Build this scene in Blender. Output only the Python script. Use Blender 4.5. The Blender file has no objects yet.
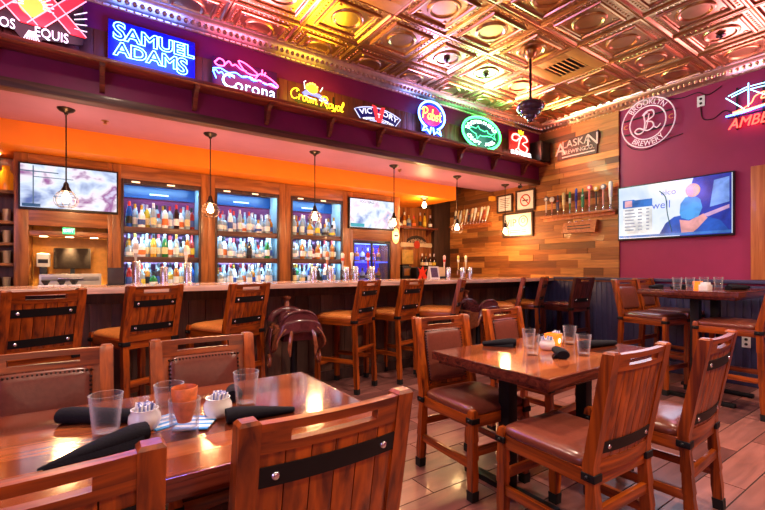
import bpy, bmesh, math, random
from mathutils import Vector, Matrix
random.seed(7)
PI = math.pi
SC = bpy.context.scene
COL = SC.collection

# ------------------------------------------------------------------ mesh helper
class MB:
    def __init__(self):
        self.bm = bmesh.new()
    def face(self, vs):
        try:
            return self.bm.faces.new(vs)
        except ValueError:
            return None
    def hexa(self, p, bev=0):
        v = [self.bm.verts.new(q) for q in p]
        fs = [(0, 3, 2, 1), (4, 5, 6, 7), (0, 1, 5, 4), (1, 2, 6, 5), (2, 3, 7, 6), (3, 0, 4, 7)]
        f = [self.face([v[i] for i in q]) for q in fs]
        if bev:
            es = list({e for q in f for e in q.edges})
            bmesh.ops.bevel(self.bm, geom=es, offset=bev, segments=2, affect='EDGES', profile=0.6)
        return self
    def box(self, x0, x1, y0, y1, z0, z1, bev=0):
        return self.hexa([(x0, y0, z0), (x1, y0, z0), (x1, y1, z0), (x0, y1, z0),
                          (x0, y0, z1), (x1, y0, z1), (x1, y1, z1), (x0, y1, z1)], bev)
    def cbox(self, cx, cy, cz, sx, sy, sz, bev=0):
        return self.box(cx - sx / 2, cx + sx / 2, cy - sy / 2, cy + sy / 2, cz - sz / 2, cz + sz / 2, bev)
    def rings(self, rings, closed=False, cap=True):
        vr = [[self.bm.verts.new(p) for p in r] for r in rings]
        n = len(vr[0])
        m = len(vr)
        for i in range(m if closed else m - 1):
            a, b = vr[i], vr[(i + 1) % m]
            for j in range(n):
                self.face([a[j], a[(j + 1) % n], b[(j + 1) % n], b[j]])
        if cap and not closed:
            self.face(list(reversed(vr[0])))
            self.face(vr[-1])
        return self
    def beam(self, secs):
        """secs: (x, y, z, wx, wy) rectangular sections stacked along z"""
        return self.rings([[(x - w / 2, y - d / 2, z), (x + w / 2, y - d / 2, z), (x + w / 2, y + d / 2, z), (x - w / 2, y + d / 2, z)]
                           for x, y, z, w, d in secs])
    def lathe(self, prof, c=(0, 0, 0), seg=16, sx=1, sy=1, cap=True):
        rs = []
        for r, z in prof:
            r = max(r, 1e-4)
            rs.append([(c[0] + sx * r * math.cos(2 * PI * k / seg), c[1] + sy * r * math.sin(2 * PI * k / seg), c[2] + z) for k in range(seg)])
        return self.rings(rs, cap=cap)
    def sphere(self, c, r, seg=10, rn=6, s=(1, 1, 1)):
        rs = []
        for i in range(rn + 1):
            a = -PI / 2 + PI * i / rn
            q = max(math.cos(a), 1e-3)
            rs.append([(c[0] + s[0] * r * q * math.cos(2 * PI * k / seg), c[1] + s[1] * r * q * math.sin(2 * PI * k / seg), c[2] + s[2] * r * math.sin(a)) for k in range(seg)])
        return self.rings(rs)
    def tube(self, pts, r, seg=8, closed=False, flat=1.0):
        P = [Vector(p) for p in pts]
        n = len(P)
        R = r if isinstance(r, (list, tuple)) else [r] * n
        T = []
        for i in range(n):
            if closed:
                t = P[(i + 1) % n] - P[i - 1]
            else:
                t = P[min(i + 1, n - 1)] - P[max(i - 1, 0)]
            T.append(t.normalized() if t.length > 1e-9 else Vector((0, 0, 1)))
        up = Vector((0, 0, 1)) if abs(T[0].z) < 0.9 else Vector((1, 0, 0))
        a = T[0].cross(up).normalized()
        rs = []
        for i in range(n):
            a = (a - T[i] * a.dot(T[i]))
            a = a.normalized() if a.length > 1e-6 else T[i].orthogonal().normalized()
            b = T[i].cross(a)
            ring = []
            for k in range(seg):
                th = 2 * PI * k / seg
                o = (a * math.cos(th) + b * math.sin(th)) * R[i]
                q = P[i] + Vector((o.x, o.y, o.z * flat))
                ring.append(q)
            rs.append(ring)
        return self.rings(rs, closed=closed)
    def poly(self, pts, z0, z1):
        """flat outline in local xy extruded along z"""
        n = len(pts)
        a = [self.bm.verts.new((p[0], p[1], z0)) for p in pts]
        b = [self.bm.verts.new((p[0], p[1], z1)) for p in pts]
        self.face(list(reversed(a)))
        self.face(b)
        for i in range(n):
            self.face([a[i], a[(i + 1) % n], b[(i + 1) % n], b[i]])
        return self
    def prism(self, pts, f0, f1):
        """pts 2D; f0, f1 map a 2D point to the two ends"""
        n = len(pts)
        a = [self.bm.verts.new(f0(*p)) for p in pts]
        b = [self.bm.verts.new(f1(*p)) for p in pts]
        self.face(list(reversed(a)))
        self.face(b)
        for i in range(n):
            self.face([a[i], a[(i + 1) % n], b[(i + 1) % n], b[i]])
        return self
    def grid(self, fn, nu, nv):
        v = [[self.bm.verts.new(fn(i / nu, j / nv)) for j in range(nv + 1)] for i in range(nu + 1)]
        for i in range(nu):
            for j in range(nv):
                self.face([v[i][j], v[i + 1][j], v[i + 1][j + 1], v[i][j + 1]])
        return self
    def add_mesh(self, me, fn=None):
        n0 = len(self.bm.verts)
        self.bm.from_mesh(me)
        if fn:
            self.bm.verts.ensure_lookup_table()
            for v in list(self.bm.verts)[n0:]:
                v.co = fn(*v.co)
        return self

def obj(name, mb, mat, parent=None, ang=40, flat=False):
    me = bpy.data.meshes.new(name)
    bmesh.ops.recalc_face_normals(mb.bm, faces=mb.bm.faces)
    mb.bm.to_mesh(me)
    mb.bm.free()
    if not flat:
        me.polygons.foreach_set('use_smooth', [True] * len(me.polygons))
        me.set_sharp_from_angle(angle=math.radians(ang))
    me.materials.append(mat)
    o = bpy.data.objects.new(name, me)
    COL.objects.link(o)
    if parent:
        o.parent = parent
    return o

def tag(o, label, cat, group=None):
    o['label'] = label
    o['category'] = cat
    if group:
        o['group'] = group
    return o

def struct(name, mb, mat, parent=None, **k):
    o = obj(name, mb, mat, parent, **k)
    if parent is None:
        o['kind'] = 'structure'
    return o

def thing(name, label, cat, loc=(0, 0, 0), rz=0, group=None):
    o = bpy.data.objects.new(name, None)
    o.empty_display_size = 0.1
    COL.objects.link(o)
    o.location = loc
    o.rotation_euler = (0, 0, rz)
    return tag(o, label, cat, group)

def framed(name, label, cat, origin, right, normal, group=None, scale=1.0):
    """thing whose local x = right, y = up, z = towards the viewer"""
    o = thing(name, label, cat, group=group)
    r = Vector(right).normalized()
    n = Vector(normal).normalized()
    u = n.cross(r)
    m = Matrix((r, u, n)).transposed().to_4x4()
    m.translation = Vector(origin)
    o.matrix_world = m
    return o

def kids(o):
    return list(o.children)

def copy_tree(o, parent=None):
    c = o.copy()
    COL.objects.link(c)
    if parent:
        c.parent = parent
    for ch in kids(o):
        copy_tree(ch, c)
    return c

def dup(root, loc, rz, label, group=None):
    c = copy_tree(root)
    c.location = loc
    c.rotation_euler = (0, 0, rz)
    c['label'] = label
    if group:
        c['group'] = group
    return c

ORD = ['first', 'second', 'third', 'fourth', 'fifth', 'sixth', 'seventh', 'eighth', 'ninth', 'tenth', 'eleventh', 'twelfth', 'thirteenth', 'fourteenth']

# ------------------------------------------------------------------ materials
def newmat(name):
    m = bpy.data.materials.new(name)
    m.use_nodes = True
    nt = m.node_tree
    b = nt.nodes['Principled BSDF']
    return m, nt, b

def srgb(r, g, b):
    f = lambda c: (c / 255 / 12.92) if c <= 10.3 else (((c / 255) + 0.055) / 1.055) ** 2.4
    return (f(r), f(g), f(b), 1)

def plain(name, col, rough=0.5, metal=0, coat=0, trans=0, ior=1.45, noise=0.06, nscale=25, bump=0, emis=None, estr=0, spec=0.5):
    m, nt, b = newmat(name)
    b.inputs['Roughness'].default_value = rough
    b.inputs['Metallic'].default_value = metal
    b.inputs['Coat Weight'].default_value = coat
    b.inputs['Coat Roughness'].default_value = 0.1
    b.inputs['Transmission Weight'].default_value = trans
    b.inputs['IOR'].default_value = ior
    b.inputs['Specular IOR Level'].default_value = spec
    tc = nt.nodes.new('ShaderNodeTexCoord')
    nz = nt.nodes.new('ShaderNodeTexNoise')
    nz.inputs['Scale'].default_value = nscale
    nz.inputs['Detail'].default_value = 4
    nt.links.new(tc.outputs['Object'], nz.inputs['Vector'])
    rp = nt.nodes.new('ShaderNodeValToRGB')
    rp.color_ramp.elements[0].position = 0.3
    rp.color_ramp.elements[1].position = 0.7
    rp.color_ramp.elements[0].color = [c * (1 - noise) for c in col[:3]] + [1]
    rp.color_ramp.elements[1].color = [min(1, c * (1 + noise)) for c in col[:3]] + [1]
    nt.links.new(nz.outputs['Fac'], rp.inputs['Fac'])
    nt.links.new(rp.outputs['Color'], b.inputs['Base Color'])
    if bump:
        bp = nt.nodes.new('ShaderNodeBump')
        bp.inputs['Strength'].default_value = bump
        bp.inputs['Distance'].default_value = 0.004
        nt.links.new(nz.outputs['Fac'], bp.inputs['Height'])
        nt.links.new(bp.outputs['Normal'], b.inputs['Normal'])
    if emis:
        b.inputs['Emission Color'].default_value = list(emis[:3]) + [1]
        b.inputs['Emission Strength'].default_value = estr
    return m

def wood(name, dark, light, axis='z', rough=0.35, coat=0.3, var=0.35, fine=34, bump=0.25, knots=0.0):
    m, nt, b = newmat(name)
    L = nt.links.new
    b.inputs['Roughness'].default_value = rough
    b.inputs['Coat Weight'].default_value = coat
    b.inputs['Coat Roughness'].default_value = 0.12
    tc = nt.nodes.new('ShaderNodeTexCoord')
    geo = nt.nodes.new('ShaderNodeNewGeometry')
    info = nt.nodes.new('ShaderNodeObjectInfo')
    mp = nt.nodes.new('ShaderNodeMapping')
    s = {'x': (2.2, fine, fine), 'y': (fine, 2.2, fine), 'z': (fine, fine, 2.2)}[axis]
    mp.inputs['Scale'].default_value = s
    ad = nt.nodes.new('ShaderNodeMath')
    ad.operation = 'ADD'
    L(geo.outputs['Random Per Island'], ad.inputs[0])
    L(info.outputs['Random'], ad.inputs[1])
    sc = nt.nodes.new('ShaderNodeMath')
    sc.operation = 'MULTIPLY'
    sc.inputs[1].default_value = 17.0
    L(ad.outputs[0], sc.inputs[0])
    cx = nt.nodes.new('ShaderNodeCombineXYZ')
    for k in range(3):
        L(sc.outputs[0], cx.inputs[k])
    va = nt.nodes.new('ShaderNodeVectorMath')
    va.operation = 'ADD'
    L(tc.outputs['Object'], mp.inputs['Vector'])
    L(mp.outputs['Vector'], va.inputs[0])
    L(cx.outputs[0], va.inputs[1])
    nz = nt.nodes.new('ShaderNodeTexNoise')
    nz.inputs['Scale'].default_value = 1.0
    nz.inputs['Detail'].default_value = 5
    nz.inputs['Distortion'].default_value = 0.6
    L(va.outputs[0], nz.inputs['Vector'])
    rp = nt.nodes.new('ShaderNodeValToRGB')
    rp.color_ramp.elements[0].position = 0.32
    rp.color_ramp.elements[1].position = 0.68
    rp.color_ramp.elements[0].color = dark
    rp.color_ramp.elements[1].color = light
    L(nz.outputs['Fac'], rp.inputs['Fac'])
    hsv = nt.nodes.new('ShaderNodeHueSaturation')
    mr = nt.nodes.new('ShaderNodeMapRange')
    mr.inputs['To Min'].default_value = 1 - var
    mr.inputs['To Max'].default_value = 1 + var
    L(geo.outputs['Random Per Island'], mr.inputs['Value'])
    L(mr.outputs[0], hsv.inputs['Value'])
    L(rp.outputs['Color'], hsv.inputs['Color'])
    L(hsv.outputs['Color'], b.inputs['Base Color'])
    bp = nt.nodes.new('ShaderNodeBump')
    bp.inputs['Strength'].default_value = bump
    bp.inputs['Distance'].default_value = 0.002
    L(nz.outputs['Fac'], bp.inputs['Height'])
    L(bp.outputs['Normal'], b.inputs['Normal'])
    return m

def islands(name, stops, axis='y', rough=0.6, coat=0.0, fine=30, bump=0.3):
    """boards of assorted tones: one random tone per board plus grain"""
    m, nt, b = newmat(name)
    L = nt.links.new
    b.inputs['Roughness'].default_value = rough
    b.inputs['Coat Weight'].default_value = coat
    b.inputs['Coat Roughness'].default_value = 0.08
    geo = nt.nodes.new('ShaderNodeNewGeometry')
    tc = nt.nodes.new('ShaderNodeTexCoord')
    rp = nt.nodes.new('ShaderNodeValToRGB')
    e = rp.color_ramp.elements
    while len(e) < len(stops):
        e.new(0.5)
    for k, c in enumerate(stops):
        e[k].position = k / (len(stops) - 1)
        e[k].color = c
    L(geo.outputs['Random Per Island'], rp.inputs['Fac'])
    mp = nt.nodes.new('ShaderNodeMapping')
    s = {'x': (2.5, fine, fine), 'y': (fine, 2.5, fine), 'z': (fine, fine, 2.5)}[axis]
    mp.inputs['Scale'].default_value = s
    L(tc.outputs['Object'], mp.inputs['Vector'])
    sc = nt.nodes.new('ShaderNodeVectorMath')
    sc.operation = 'ADD'
    cx = nt.nodes.new('ShaderNodeCombineXYZ')
    ml = nt.nodes.new('ShaderNodeMath')
    ml.operation = 'MULTIPLY'
    ml.inputs[1].default_value = 31
    L(geo.outputs['Random Per Island'], ml.inputs[0])
    for k in range(3):
        L(ml.outputs[0], cx.inputs[k])
    L(mp.outputs[0], sc.inputs[0])
    L(cx.outputs[0], sc.inputs[1])
    nz = nt.nodes.new('ShaderNodeTexNoise')
    nz.inputs['Scale'].default_value = 1
    nz.inputs['Detail'].default_value = 6
    nz.inputs['Distortion'].default_value = 0.8
    L(sc.outputs[0], nz.inputs['Vector'])
    mr = nt.nodes.new('ShaderNodeMapRange')
    mr.inputs['From Min'].default_value = 0.25
    mr.inputs['From Max'].default_value = 0.75
    mr.inputs['To Min'].default_value = 0.62
    mr.inputs['To Max'].default_value = 1.3
    L(nz.outputs['Fac'], mr.inputs['Value'])
    hsv = nt.nodes.new('ShaderNodeHueSaturation')
    L(mr.outputs[0], hsv.inputs['Value'])
    L(rp.outputs['Color'], hsv.inputs['Color'])
    L(hsv.outputs['Color'], b.inputs['Base Color'])
    bp = nt.nodes.new('ShaderNodeBump')
    bp.inputs['Strength'].default_value = bump
    bp.inputs['Distance'].default_value = 0.002
    L(nz.outputs['Fac'], bp.inputs['Height'])
    L(bp.outputs['Normal'], b.inputs['Normal'])
    return m

def glow(name, col, s):
    m, nt, b = newmat(name)
    b.inputs['Base Color'].default_value = list(col[:3]) + [1]
    b.inputs['Roughness'].default_value = 0.3
    b.inputs['Emission Color'].default_value = list(col[:3]) + [1]
    b.inputs['Emission Strength'].default_value = s
    return m

def screen_mat(name, stops, scale, s, stretch=(1, 1, 1)):
    m, nt, b = newmat(name)
    L = nt.links.new
    b.inputs['Base Color'].default_value = (0.01, 0.01, 0.01, 1)
    b.inputs['Roughness'].default_value = 0.15
    tc = nt.nodes.new('ShaderNodeTexCoord')
    mp = nt.nodes.new('ShaderNodeMapping')
    mp.inputs['Scale'].default_value = stretch
    nz = nt.nodes.new('ShaderNodeTexNoise')
    nz.inputs['Scale'].default_value = scale
    nz.inputs['Detail'].default_value = 3
    nz.inputs['Distortion'].default_value = 0.3
    rp = nt.nodes.new('ShaderNodeValToRGB')
    e = rp.color_ramp.elements
    while len(e) < len(stops):
        e.new(0.5)
    for k, (p, c) in enumerate(stops):
        e[k].position = p
        e[k].color = c
    L(tc.outputs['Object'], mp.inputs['Vector'])
    L(mp.outputs[0], nz.inputs['Vector'])
    L(nz.outputs['Fac'], rp.inputs['Fac'])
    L(rp.outputs['Color'], b.inputs['Emission Color'])
    b.inputs['Emission Strength'].default_value = s
    return m

M = {}
CH_D, CH_L = srgb(76, 22, 3), srgb(174, 78, 12)
M['chair_z'] = wood('varnished_red_oak_upright', CH_D, CH_L, 'z', 0.34, 0.2, 0.26)
M['chair_x'] = wood('varnished_red_oak_cross', CH_D, CH_L, 'x', 0.34, 0.2, 0.18)
M['chair_y'] = wood('varnished_red_oak_side', CH_D, CH_L, 'y', 0.34, 0.2, 0.18)
M['dark_z'] = wood('shaded_chair_wood_upright', srgb(46, 16, 14), srgb(86, 32, 26), 'z', 0.35, 0.3, 0.2)  # chair wood made darker; the corner's shade is put into the colour
M['dark_x'] = wood('shaded_chair_wood_cross', srgb(46, 16, 14), srgb(86, 32, 26), 'x', 0.35, 0.3, 0.2)
M['leather'] = plain('burgundy_brown_leather', srgb(108, 52, 38), 0.28, coat=0.15, noise=0.12, nscale=60, bump=0.12)
M['tan'] = plain('tan_leather', srgb(228, 136, 66), 0.34, coat=0.15, noise=0.12, nscale=60, bump=0.12)
M['black_metal'] = plain('black_iron', srgb(15, 14, 15), 0.5, noise=0.2, spec=0.3)
M['black'] = plain('black_paint', srgb(18, 17, 19), 0.4)
M['rubber'] = plain('black_rubber', srgb(14, 13, 13), 0.7)
M['steel'] = plain('brushed_steel', (0.75, 0.76, 0.78, 1), 0.25, metal=1, noise=0.08)
M['brass'] = plain('aged_brass', srgb(190, 150, 90), 0.3, metal=1)
M['bronze'] = plain('dark_bronze', srgb(58, 44, 40), 0.35, metal=0.8)
def thin_glass(name):
    m, nt, b = newmat(name)
    nt.nodes.remove(b)
    out = nt.nodes['Material Output']
    tr = nt.nodes.new('ShaderNodeBsdfTransparent')
    tr.inputs['Color'].default_value = (0.94, 0.95, 0.96, 1)
    gl = nt.nodes.new('ShaderNodeBsdfPrincipled')
    gl.inputs['Roughness'].default_value = 0.04
    gl.inputs['Base Color'].default_value = (0.62, 0.58, 0.62, 1)  # pale diffuse edge puts the rim highlight into the colour
    gl.inputs['Specular IOR Level'].default_value = 1.0
    lw = nt.nodes.new('ShaderNodeLayerWeight')
    lw.inputs['Blend'].default_value = 0.5
    mr = nt.nodes.new('ShaderNodeMapRange')
    mr.inputs['To Min'].default_value = 0.03
    mr.inputs['To Max'].default_value = 0.85
    mx = nt.nodes.new('ShaderNodeMixShader')
    pw = nt.nodes.new('ShaderNodeMath')
    pw.operation = 'POWER'
    pw.inputs[1].default_value = 2.2
    nt.links.new(lw.outputs['Facing'], pw.inputs[0])
    nt.links.new(pw.outputs[0], mr.inputs['Value'])
    nt.links.new(mr.outputs[0], mx.inputs['Fac'])
    nt.links.new(tr.outputs[0], mx.inputs[1])
    nt.links.new(gl.outputs[0], mx.inputs[2])
    nt.links.new(mx.outputs[0], out.inputs['Surface'])
    return m
M['glass'] = thin_glass('clear_thin_glass')
M['napkin'] = plain('black_cloth', srgb(19, 17, 23), 0.85, noise=0.25, nscale=180, bump=0.4, spec=0.2)
M['white'] = plain('white_ceramic', srgb(236, 228, 224), 0.2, coat=0.3)
M['paper'] = plain('white_paper', srgb(236, 232, 232), 0.7)
M['maroon'] = plain('maroon_wall_paint', srgb(156, 36, 84), 0.55, noise=0.05, nscale=6, bump=0.05)
M['maroon_dark'] = plain('wine_fascia_paint', srgb(128, 24, 84), 0.5, noise=0.08, nscale=6)
M['orange'] = plain('orange_wall_paint', srgb(250, 136, 24), 0.5, noise=0.04, nscale=5)
M['salmon'] = plain('salmon_ceiling_paint', srgb(176, 116, 152), 0.5, noise=0.05, nscale=4)
M['tin'] = plain('pressed_copper_tin', srgb(172, 128, 82), 0.29, metal=1, noise=0.12, nscale=9)
M['tin_silver'] = plain('pressed_silver_tin', srgb(214, 192, 176), 0.3, metal=1, noise=0.15, nscale=20)
M['vent'] = plain('gold_vent_paint', srgb(176, 120, 54), 0.45, metal=0.5)
M['fascia_wood'] = islands('fascia_boards', [srgb(96, 44, 30), srgb(136, 72, 48), srgb(116, 54, 40)], 'z', 0.45)
M['trim_wood'] = wood('dark_trim_wood', srgb(58, 30, 28), srgb(104, 58, 46), 'x', 0.5, 0.1, 0.2)
M['ledge_wood'] = wood('ledge_wood', srgb(86, 36, 26), srgb(140, 66, 42), 'x', 0.4, 0.2, 0.2)
M['planks'] = islands('reclaimed_planks', [srgb(88, 46, 20), srgb(184, 114, 52), srgb(136, 78, 36), srgb(222, 154, 80), srgb(72, 42, 26), srgb(164, 96, 42), srgb(204, 138, 72)], 'y', 0.6, 0.05)
M['cab'] = wood('bar_cabinet_wood', srgb(112, 62, 26), srgb(170, 102, 48), 'z', 0.4, 0.2, 0.15, fine=22)
M['cab_x'] = wood('bar_cabinet_wood_cross', srgb(112, 62, 26), srgb(170, 102, 48), 'x', 0.4, 0.2, 0.15, fine=22)
M['cab_dark'] = wood('bar_cabinet_dark_frame', srgb(44, 28, 24), srgb(74, 48, 40), 'z', 0.45, 0.1, 0.15)
M['plum'] = plain('plum_gloss_panel', srgb(120, 62, 104), 0.12, metal=0.35, noise=0.1, nscale=6)
M['navy'] = plain('navy_black_wainscot_paint', srgb(60, 58, 92), 0.42, noise=0.08)
M['bar_front'] = islands('bar_front_boards', [srgb(66, 42, 34), srgb(98, 68, 52), srgb(78, 50, 40), srgb(112, 80, 60)], 'z', 0.6)
M['bar_top'] = islands('bar_top_boards', [srgb(214, 168, 150), srgb(226, 184, 166), srgb(198, 152, 136)], 'x', 0.18, 0.5, bump=0.15)
M['table_top'] = islands('table_boards', [srgb(84, 32, 18), srgb(140, 66, 36), srgb(60, 22, 16), srgb(164, 86, 48), srgb(104, 42, 26)], 'x', 0.14, 0.6, bump=0.08)
M['table_edge'] = wood('table_edge_wood', srgb(66, 24, 18), srgb(112, 48, 32), 'x', 0.25, 0.5, 0.1)
M['floor'] = islands('floor_plank_tiles', [srgb(112, 66, 60), srgb(146, 90, 82), srgb(94, 54, 52), srgb(128, 78, 70), srgb(160, 102, 92)], 'x', 0.34, 0.1, fine=14, bump=0.2)
M['grout'] = plain('dark_grout', srgb(34, 22, 22), 0.9)
M['panel_wood'] = wood('orange_pine_panel', srgb(168, 86, 40), srgb(204, 122, 62), 'z', 0.45, 0.1, 0.12)
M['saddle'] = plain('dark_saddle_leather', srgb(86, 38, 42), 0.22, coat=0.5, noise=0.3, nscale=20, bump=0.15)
M['saddle_light'] = plain('highlit_saddle_leather', srgb(136, 72, 46), 0.25, coat=0.4, noise=0.3, nscale=20, bump=0.15)  # lighter brown puts saddle highlights into the skirt colour
# ------------------------------------------------------------------ the room
XL, XR, YF, YB, ZC = -2.6, 5.84, -2.6, 6.2, 3.52
# floor: plank tiles in running bond over dark grout
mb = MB()
pl, pw, gap = 0.9, 0.2, 0.007
rows = int((YB - YF) / pw) + 1
for r in range(rows):
    y0 = YF + r * pw
    off = (r % 3) * pl / 3
    x = XL - off
    while x < XR:
        a, b_ = max(x, XL), min(x + pl, XR)
        if b_ - a > 0.02:
            mb.box(a + gap / 2, b_ - gap / 2, y0 + gap / 2, min(y0 + pw, YB) - gap / 2, -0.012, 0)
        x += pl
fl = struct('floor', mb, M['floor'])
mb = MB()
mb.box(XL, XR, YF, YB, -0.05, -0.003)
struct('floor_grout', mb, M['grout'], fl)

# walls
mb = MB(); mb.box(XR + 0.02, XR + 0.14, YF, YB, 0, ZC)
wr = struct('wall_right', mb, M['maroon'])
mb = MB(); mb.box(XL, XR + 0.14, YB, YB + 0.12, 0, ZC)
struct('wall_back', mb, M['cab_dark'])
mb = MB(); mb.box(XL - 0.12, XL, YF, YB, 0, ZC)
struct('wall_left', mb, M['maroon'])
mb = MB(); mb.box(XL, XR + 0.14, YF - 0.12, YF, 0, ZC)
struct('wall_front', mb, M['maroon'])

# reclaimed plank cladding on the far part of the right wall
mb = MB()
z = 1.09
rnd = random.Random(3)
while z < 3.44:
    h = rnd.choice([0.075, 0.085, 0.095, 0.11])
    h = min(h, 3.47 - z)
    y = YB - 0.03
    first = True
    while y > 2.84:
        l = rnd.uniform(0.25, 0.95) * (0.6 if first else 1)
        first = False
        y0 = max(y - l, 2.84)
        if y0 - 2.84 < 0.15:
            y0 = 2.84
        t = rnd.uniform(0.0, 0.012)
        mb.box(XR - t, XR + 0.02, y0 + 0.0015, y - 0.0015, z + 0.001, z + h - 0.001)
        y = y0
    z += h
struct('wall_right_planks', mb, M['planks'])
# beadboard wainscot with cap
mb = MB()
y = YF
while y < 4.6:
    mb.box(XR - 0.005, XR + 0.02, y + 0.004, y + 0.066, 0.14, 1.085, 0.004)
    y += 0.07
mb.box(XR + 0.0, XR + 0.02, YF, 4.6, 0.0, 1.085)
struct('wall_right_wainscot', mb, M['navy'])
mb = MB(); mb.box(XR - 0.03, XR + 0.02, YF, 3.8, 1.11, 1.15, 0.006)
struct('trim_1', mb, M['navy'])
mb = MB(); mb.box(XR - 0.02, XR + 0.02, YF, 4.2, 0.0, 0.14, 0.006)
struct('baseboard_right', mb, M['navy'])
# orange pine board panel at the near end of the right wall
mb = MB()
for k in range(5):
    mb.box(XR - 0.02, XR + 0.02, 1.462 - (k + 1) * 0.19, 1.46 - k * 0.19, 1.155, 2.37, 0.004)
struct('trim_2', mb, M['panel_wood'])

# pressed tin ceiling, one medallion per tile
def loop_sq(s, z, cx, cy):
    return [(cx - s, cy - s, z), (cx + s, cy - s, z), (cx + s, cy + s, z), (cx - s, cy + s, z)]
T = 0.61
X0, Y0 = 2.5, 3.29
mb = MB()
VENTS = [(3, -1), (-1, -1)]
for i in range(-8, 6):
    for j in range(-9, 2):
        cx, cy = X0 + i * T, Y0 + j * T
        if cx + T / 2 < XL or cy - T / 2 < YF - 0.4:
            continue
        if (i, j) in VENTS:
            mb.box(cx - T / 2, cx + T / 2, cy - T / 2, cy + T / 2, ZC + 0.004, ZC + 0.02)
            continue
        det = cx > -1.2 and cy > 0.2
        prof = [(0.305, 0), (0.298, -0.014), (0.285, -0.016), (0.272, -0.002), (0.268, 0.0), (0.222, 0.0), (0.216, -0.016), (0.204, -0.02), (0.192, -0.016), (0.186, -0.002), (0.180, 0.0)]
        rings = [loop_sq(s, ZC + zz, cx, cy) for s, zz in prof]
        mb.rings(rings, cap=False)
        v = [mb.bm.verts.new(p) for p in loop_sq(0.18, ZC, cx, cy)]
        mb.face(v)
        mb.lathe([(0.150, 0.0), (0.146, -0.010), (0.136, -0.016), (0.122, -0.016), (0.112, -0.008), (0.106, -0.003), (0.0, -0.003)], (cx, cy, ZC), 28, cap=False)
        if det:
            for k in range(10):
                a = -0.2 + 0.4 * k / 9
                for px_, py_ in ((a, 0.245), (a, -0.245), (0.245, a), (-0.245, a)):
                    mb.sphere((cx + px_, cy + py_, ZC), 0.013, 6, 4, (1, 1, 0.6))
            for sx in (-1, 1):
                for sy in (-1, 1):
                    mb.sphere((cx + sx * 0.148, cy + sy * 0.148, ZC), 0.02, 8, 4, (1, 1, 0.4))
struct('ceiling', mb, M['tin'], ang=18)
mb = MB(); mb.box(XL, XR + 0.14, YF, 4.2, ZC + 0.03, ZC + 0.1)
struct('ceiling_slab', mb, M['vent'])

# cornice of pressed tin along the fascia and the right wall (lower edge 3.40)
def cornice(name, p0, p1, out):
    mb = MB()
    p0, p1, out = Vector(p0), Vector(p1), Vector(out)
    d = (p1 - p0).normalized()
    prof = [(0, 3.395), (0.016, 3.395), (0.022, 3.41), (0.03, 3.415), (0.045, 3.425), (0.085, 3.465), (0.11, 3.485), (0.115, 3.50), (0.135, 3.505), (0.14, 3.52), (0, 3.52)]
    mb.prism(prof, lambda a, z: p0 + out * a + Vector((0, 0, z)), lambda a, z: p1 + out * a + Vector((0, 0, z)))
    n = int((p1 - p0).length / 0.055)
    for k in range(n):
        c = p0 + d * (0.03 + 0.055 * k)
        c1 = c + out * 0.07 + Vector((0, 0, 3.448))
        mb.sphere(c1, 0.024, 6, 4, (0.85, 0.85, 1.0))
        c2 = c + out * 0.022 + Vector((0, 0, 3.405))
        mb.sphere(c2, 0.010, 5, 3)
    struct(name, mb, M['tin_silver'])
cornice('trim_3', (XL, 4.07, 0), (XR, 4.07, 0), (0, -1, 0))
cornice('trim_4', (XR + 0.02, 4.07, 0), (XR + 0.02, YF, 0), (-1, 0, 0))

# fascia over the bar
mb = MB(); mb.box(XL, XR + 0.02, 4.07, 4.15, 2.60, 3.55)
fa = struct('wall_fascia', mb, M['maroon_dark'])
mb = MB(); mb.box(XL, XR - 0.002, 4.045, 4.16, 2.595, 2.665, 0.006)
struct('trim_5', mb, M['trim_wood'])
mb = MB()
x = XL
while x < XR - 0.05:
    mb.box(x + 0.001, x + 0.088, 4.05, 4.07, 2.9, 3.185, 0.003)
    x += 0.09
struct('fascia_backboard', mb, M['fascia_wood'], fa)
mb = MB(); mb.box(XL, XR - 0.01, 3.86, 4.07, 2.868, 2.898, 0.005)
struct('ledge', mb, M['ledge_wood'], fa)
for x in [-1.3, -0.6, 0.067, 0.755, 1.415, 2.10, 2.74, 3.39, 4.05, 4.73, 5.4]:
    mb = MB()
    pr = [(0, 2.868), (-0.17, 2.868), (-0.165, 2.845), (-0.12, 2.835), (-0.085, 2.80), (-0.07, 2.755), (-0.05, 2.725), (-0.03, 2.70), (0, 2.69)]
    mb.prism(pr, lambda a, z: (x - 0.018, 4.07 + a, z), lambda a, z: (x + 0.018, 4.07 + a, z))
    struct('ledge_bracket', mb, M['ledge_wood'], fa)

# dropped ceiling over the bar, and the orange bulkhead
mb = MB()
mb.box(XL, XR + 0.02, 4.15, 5.05, 2.63, 2.70)
mb.box(XL, 4.98, 5.05, YB, 2.63, 2.70)
mb.box(4.98, XR + 0.02, 5.05, YB, 3.0, 3.1)
mb.box(4.98, XR + 0.02, 5.03, 5.05, 2.63, 3.1)
struct('ceiling_bar', mb, M['salmon'])
mb = MB(); mb.box(XL, 4.98, 5.05, YB, 2.41, 2.63)
struct('wall_bulkhead', mb, M['orange'])
# wood boarding on the back wall to the right of the cabinets, dark corner post
mb = MB()
x = 4.04
while x < 5.4:
    mb.box(x + 0.001, x + 0.179, YB - 0.03, YB, 0, 2.42, 0.003)
    x += 0.18
struct('wall_back_boards', mb, M['cab'])
mb = MB(); mb.box(5.42, XR - 0.002, YB - 0.12, YB - 0.03, 0, 2.99, 0.006)
struct('trim_6', mb, M['cab_dark'])

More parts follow.
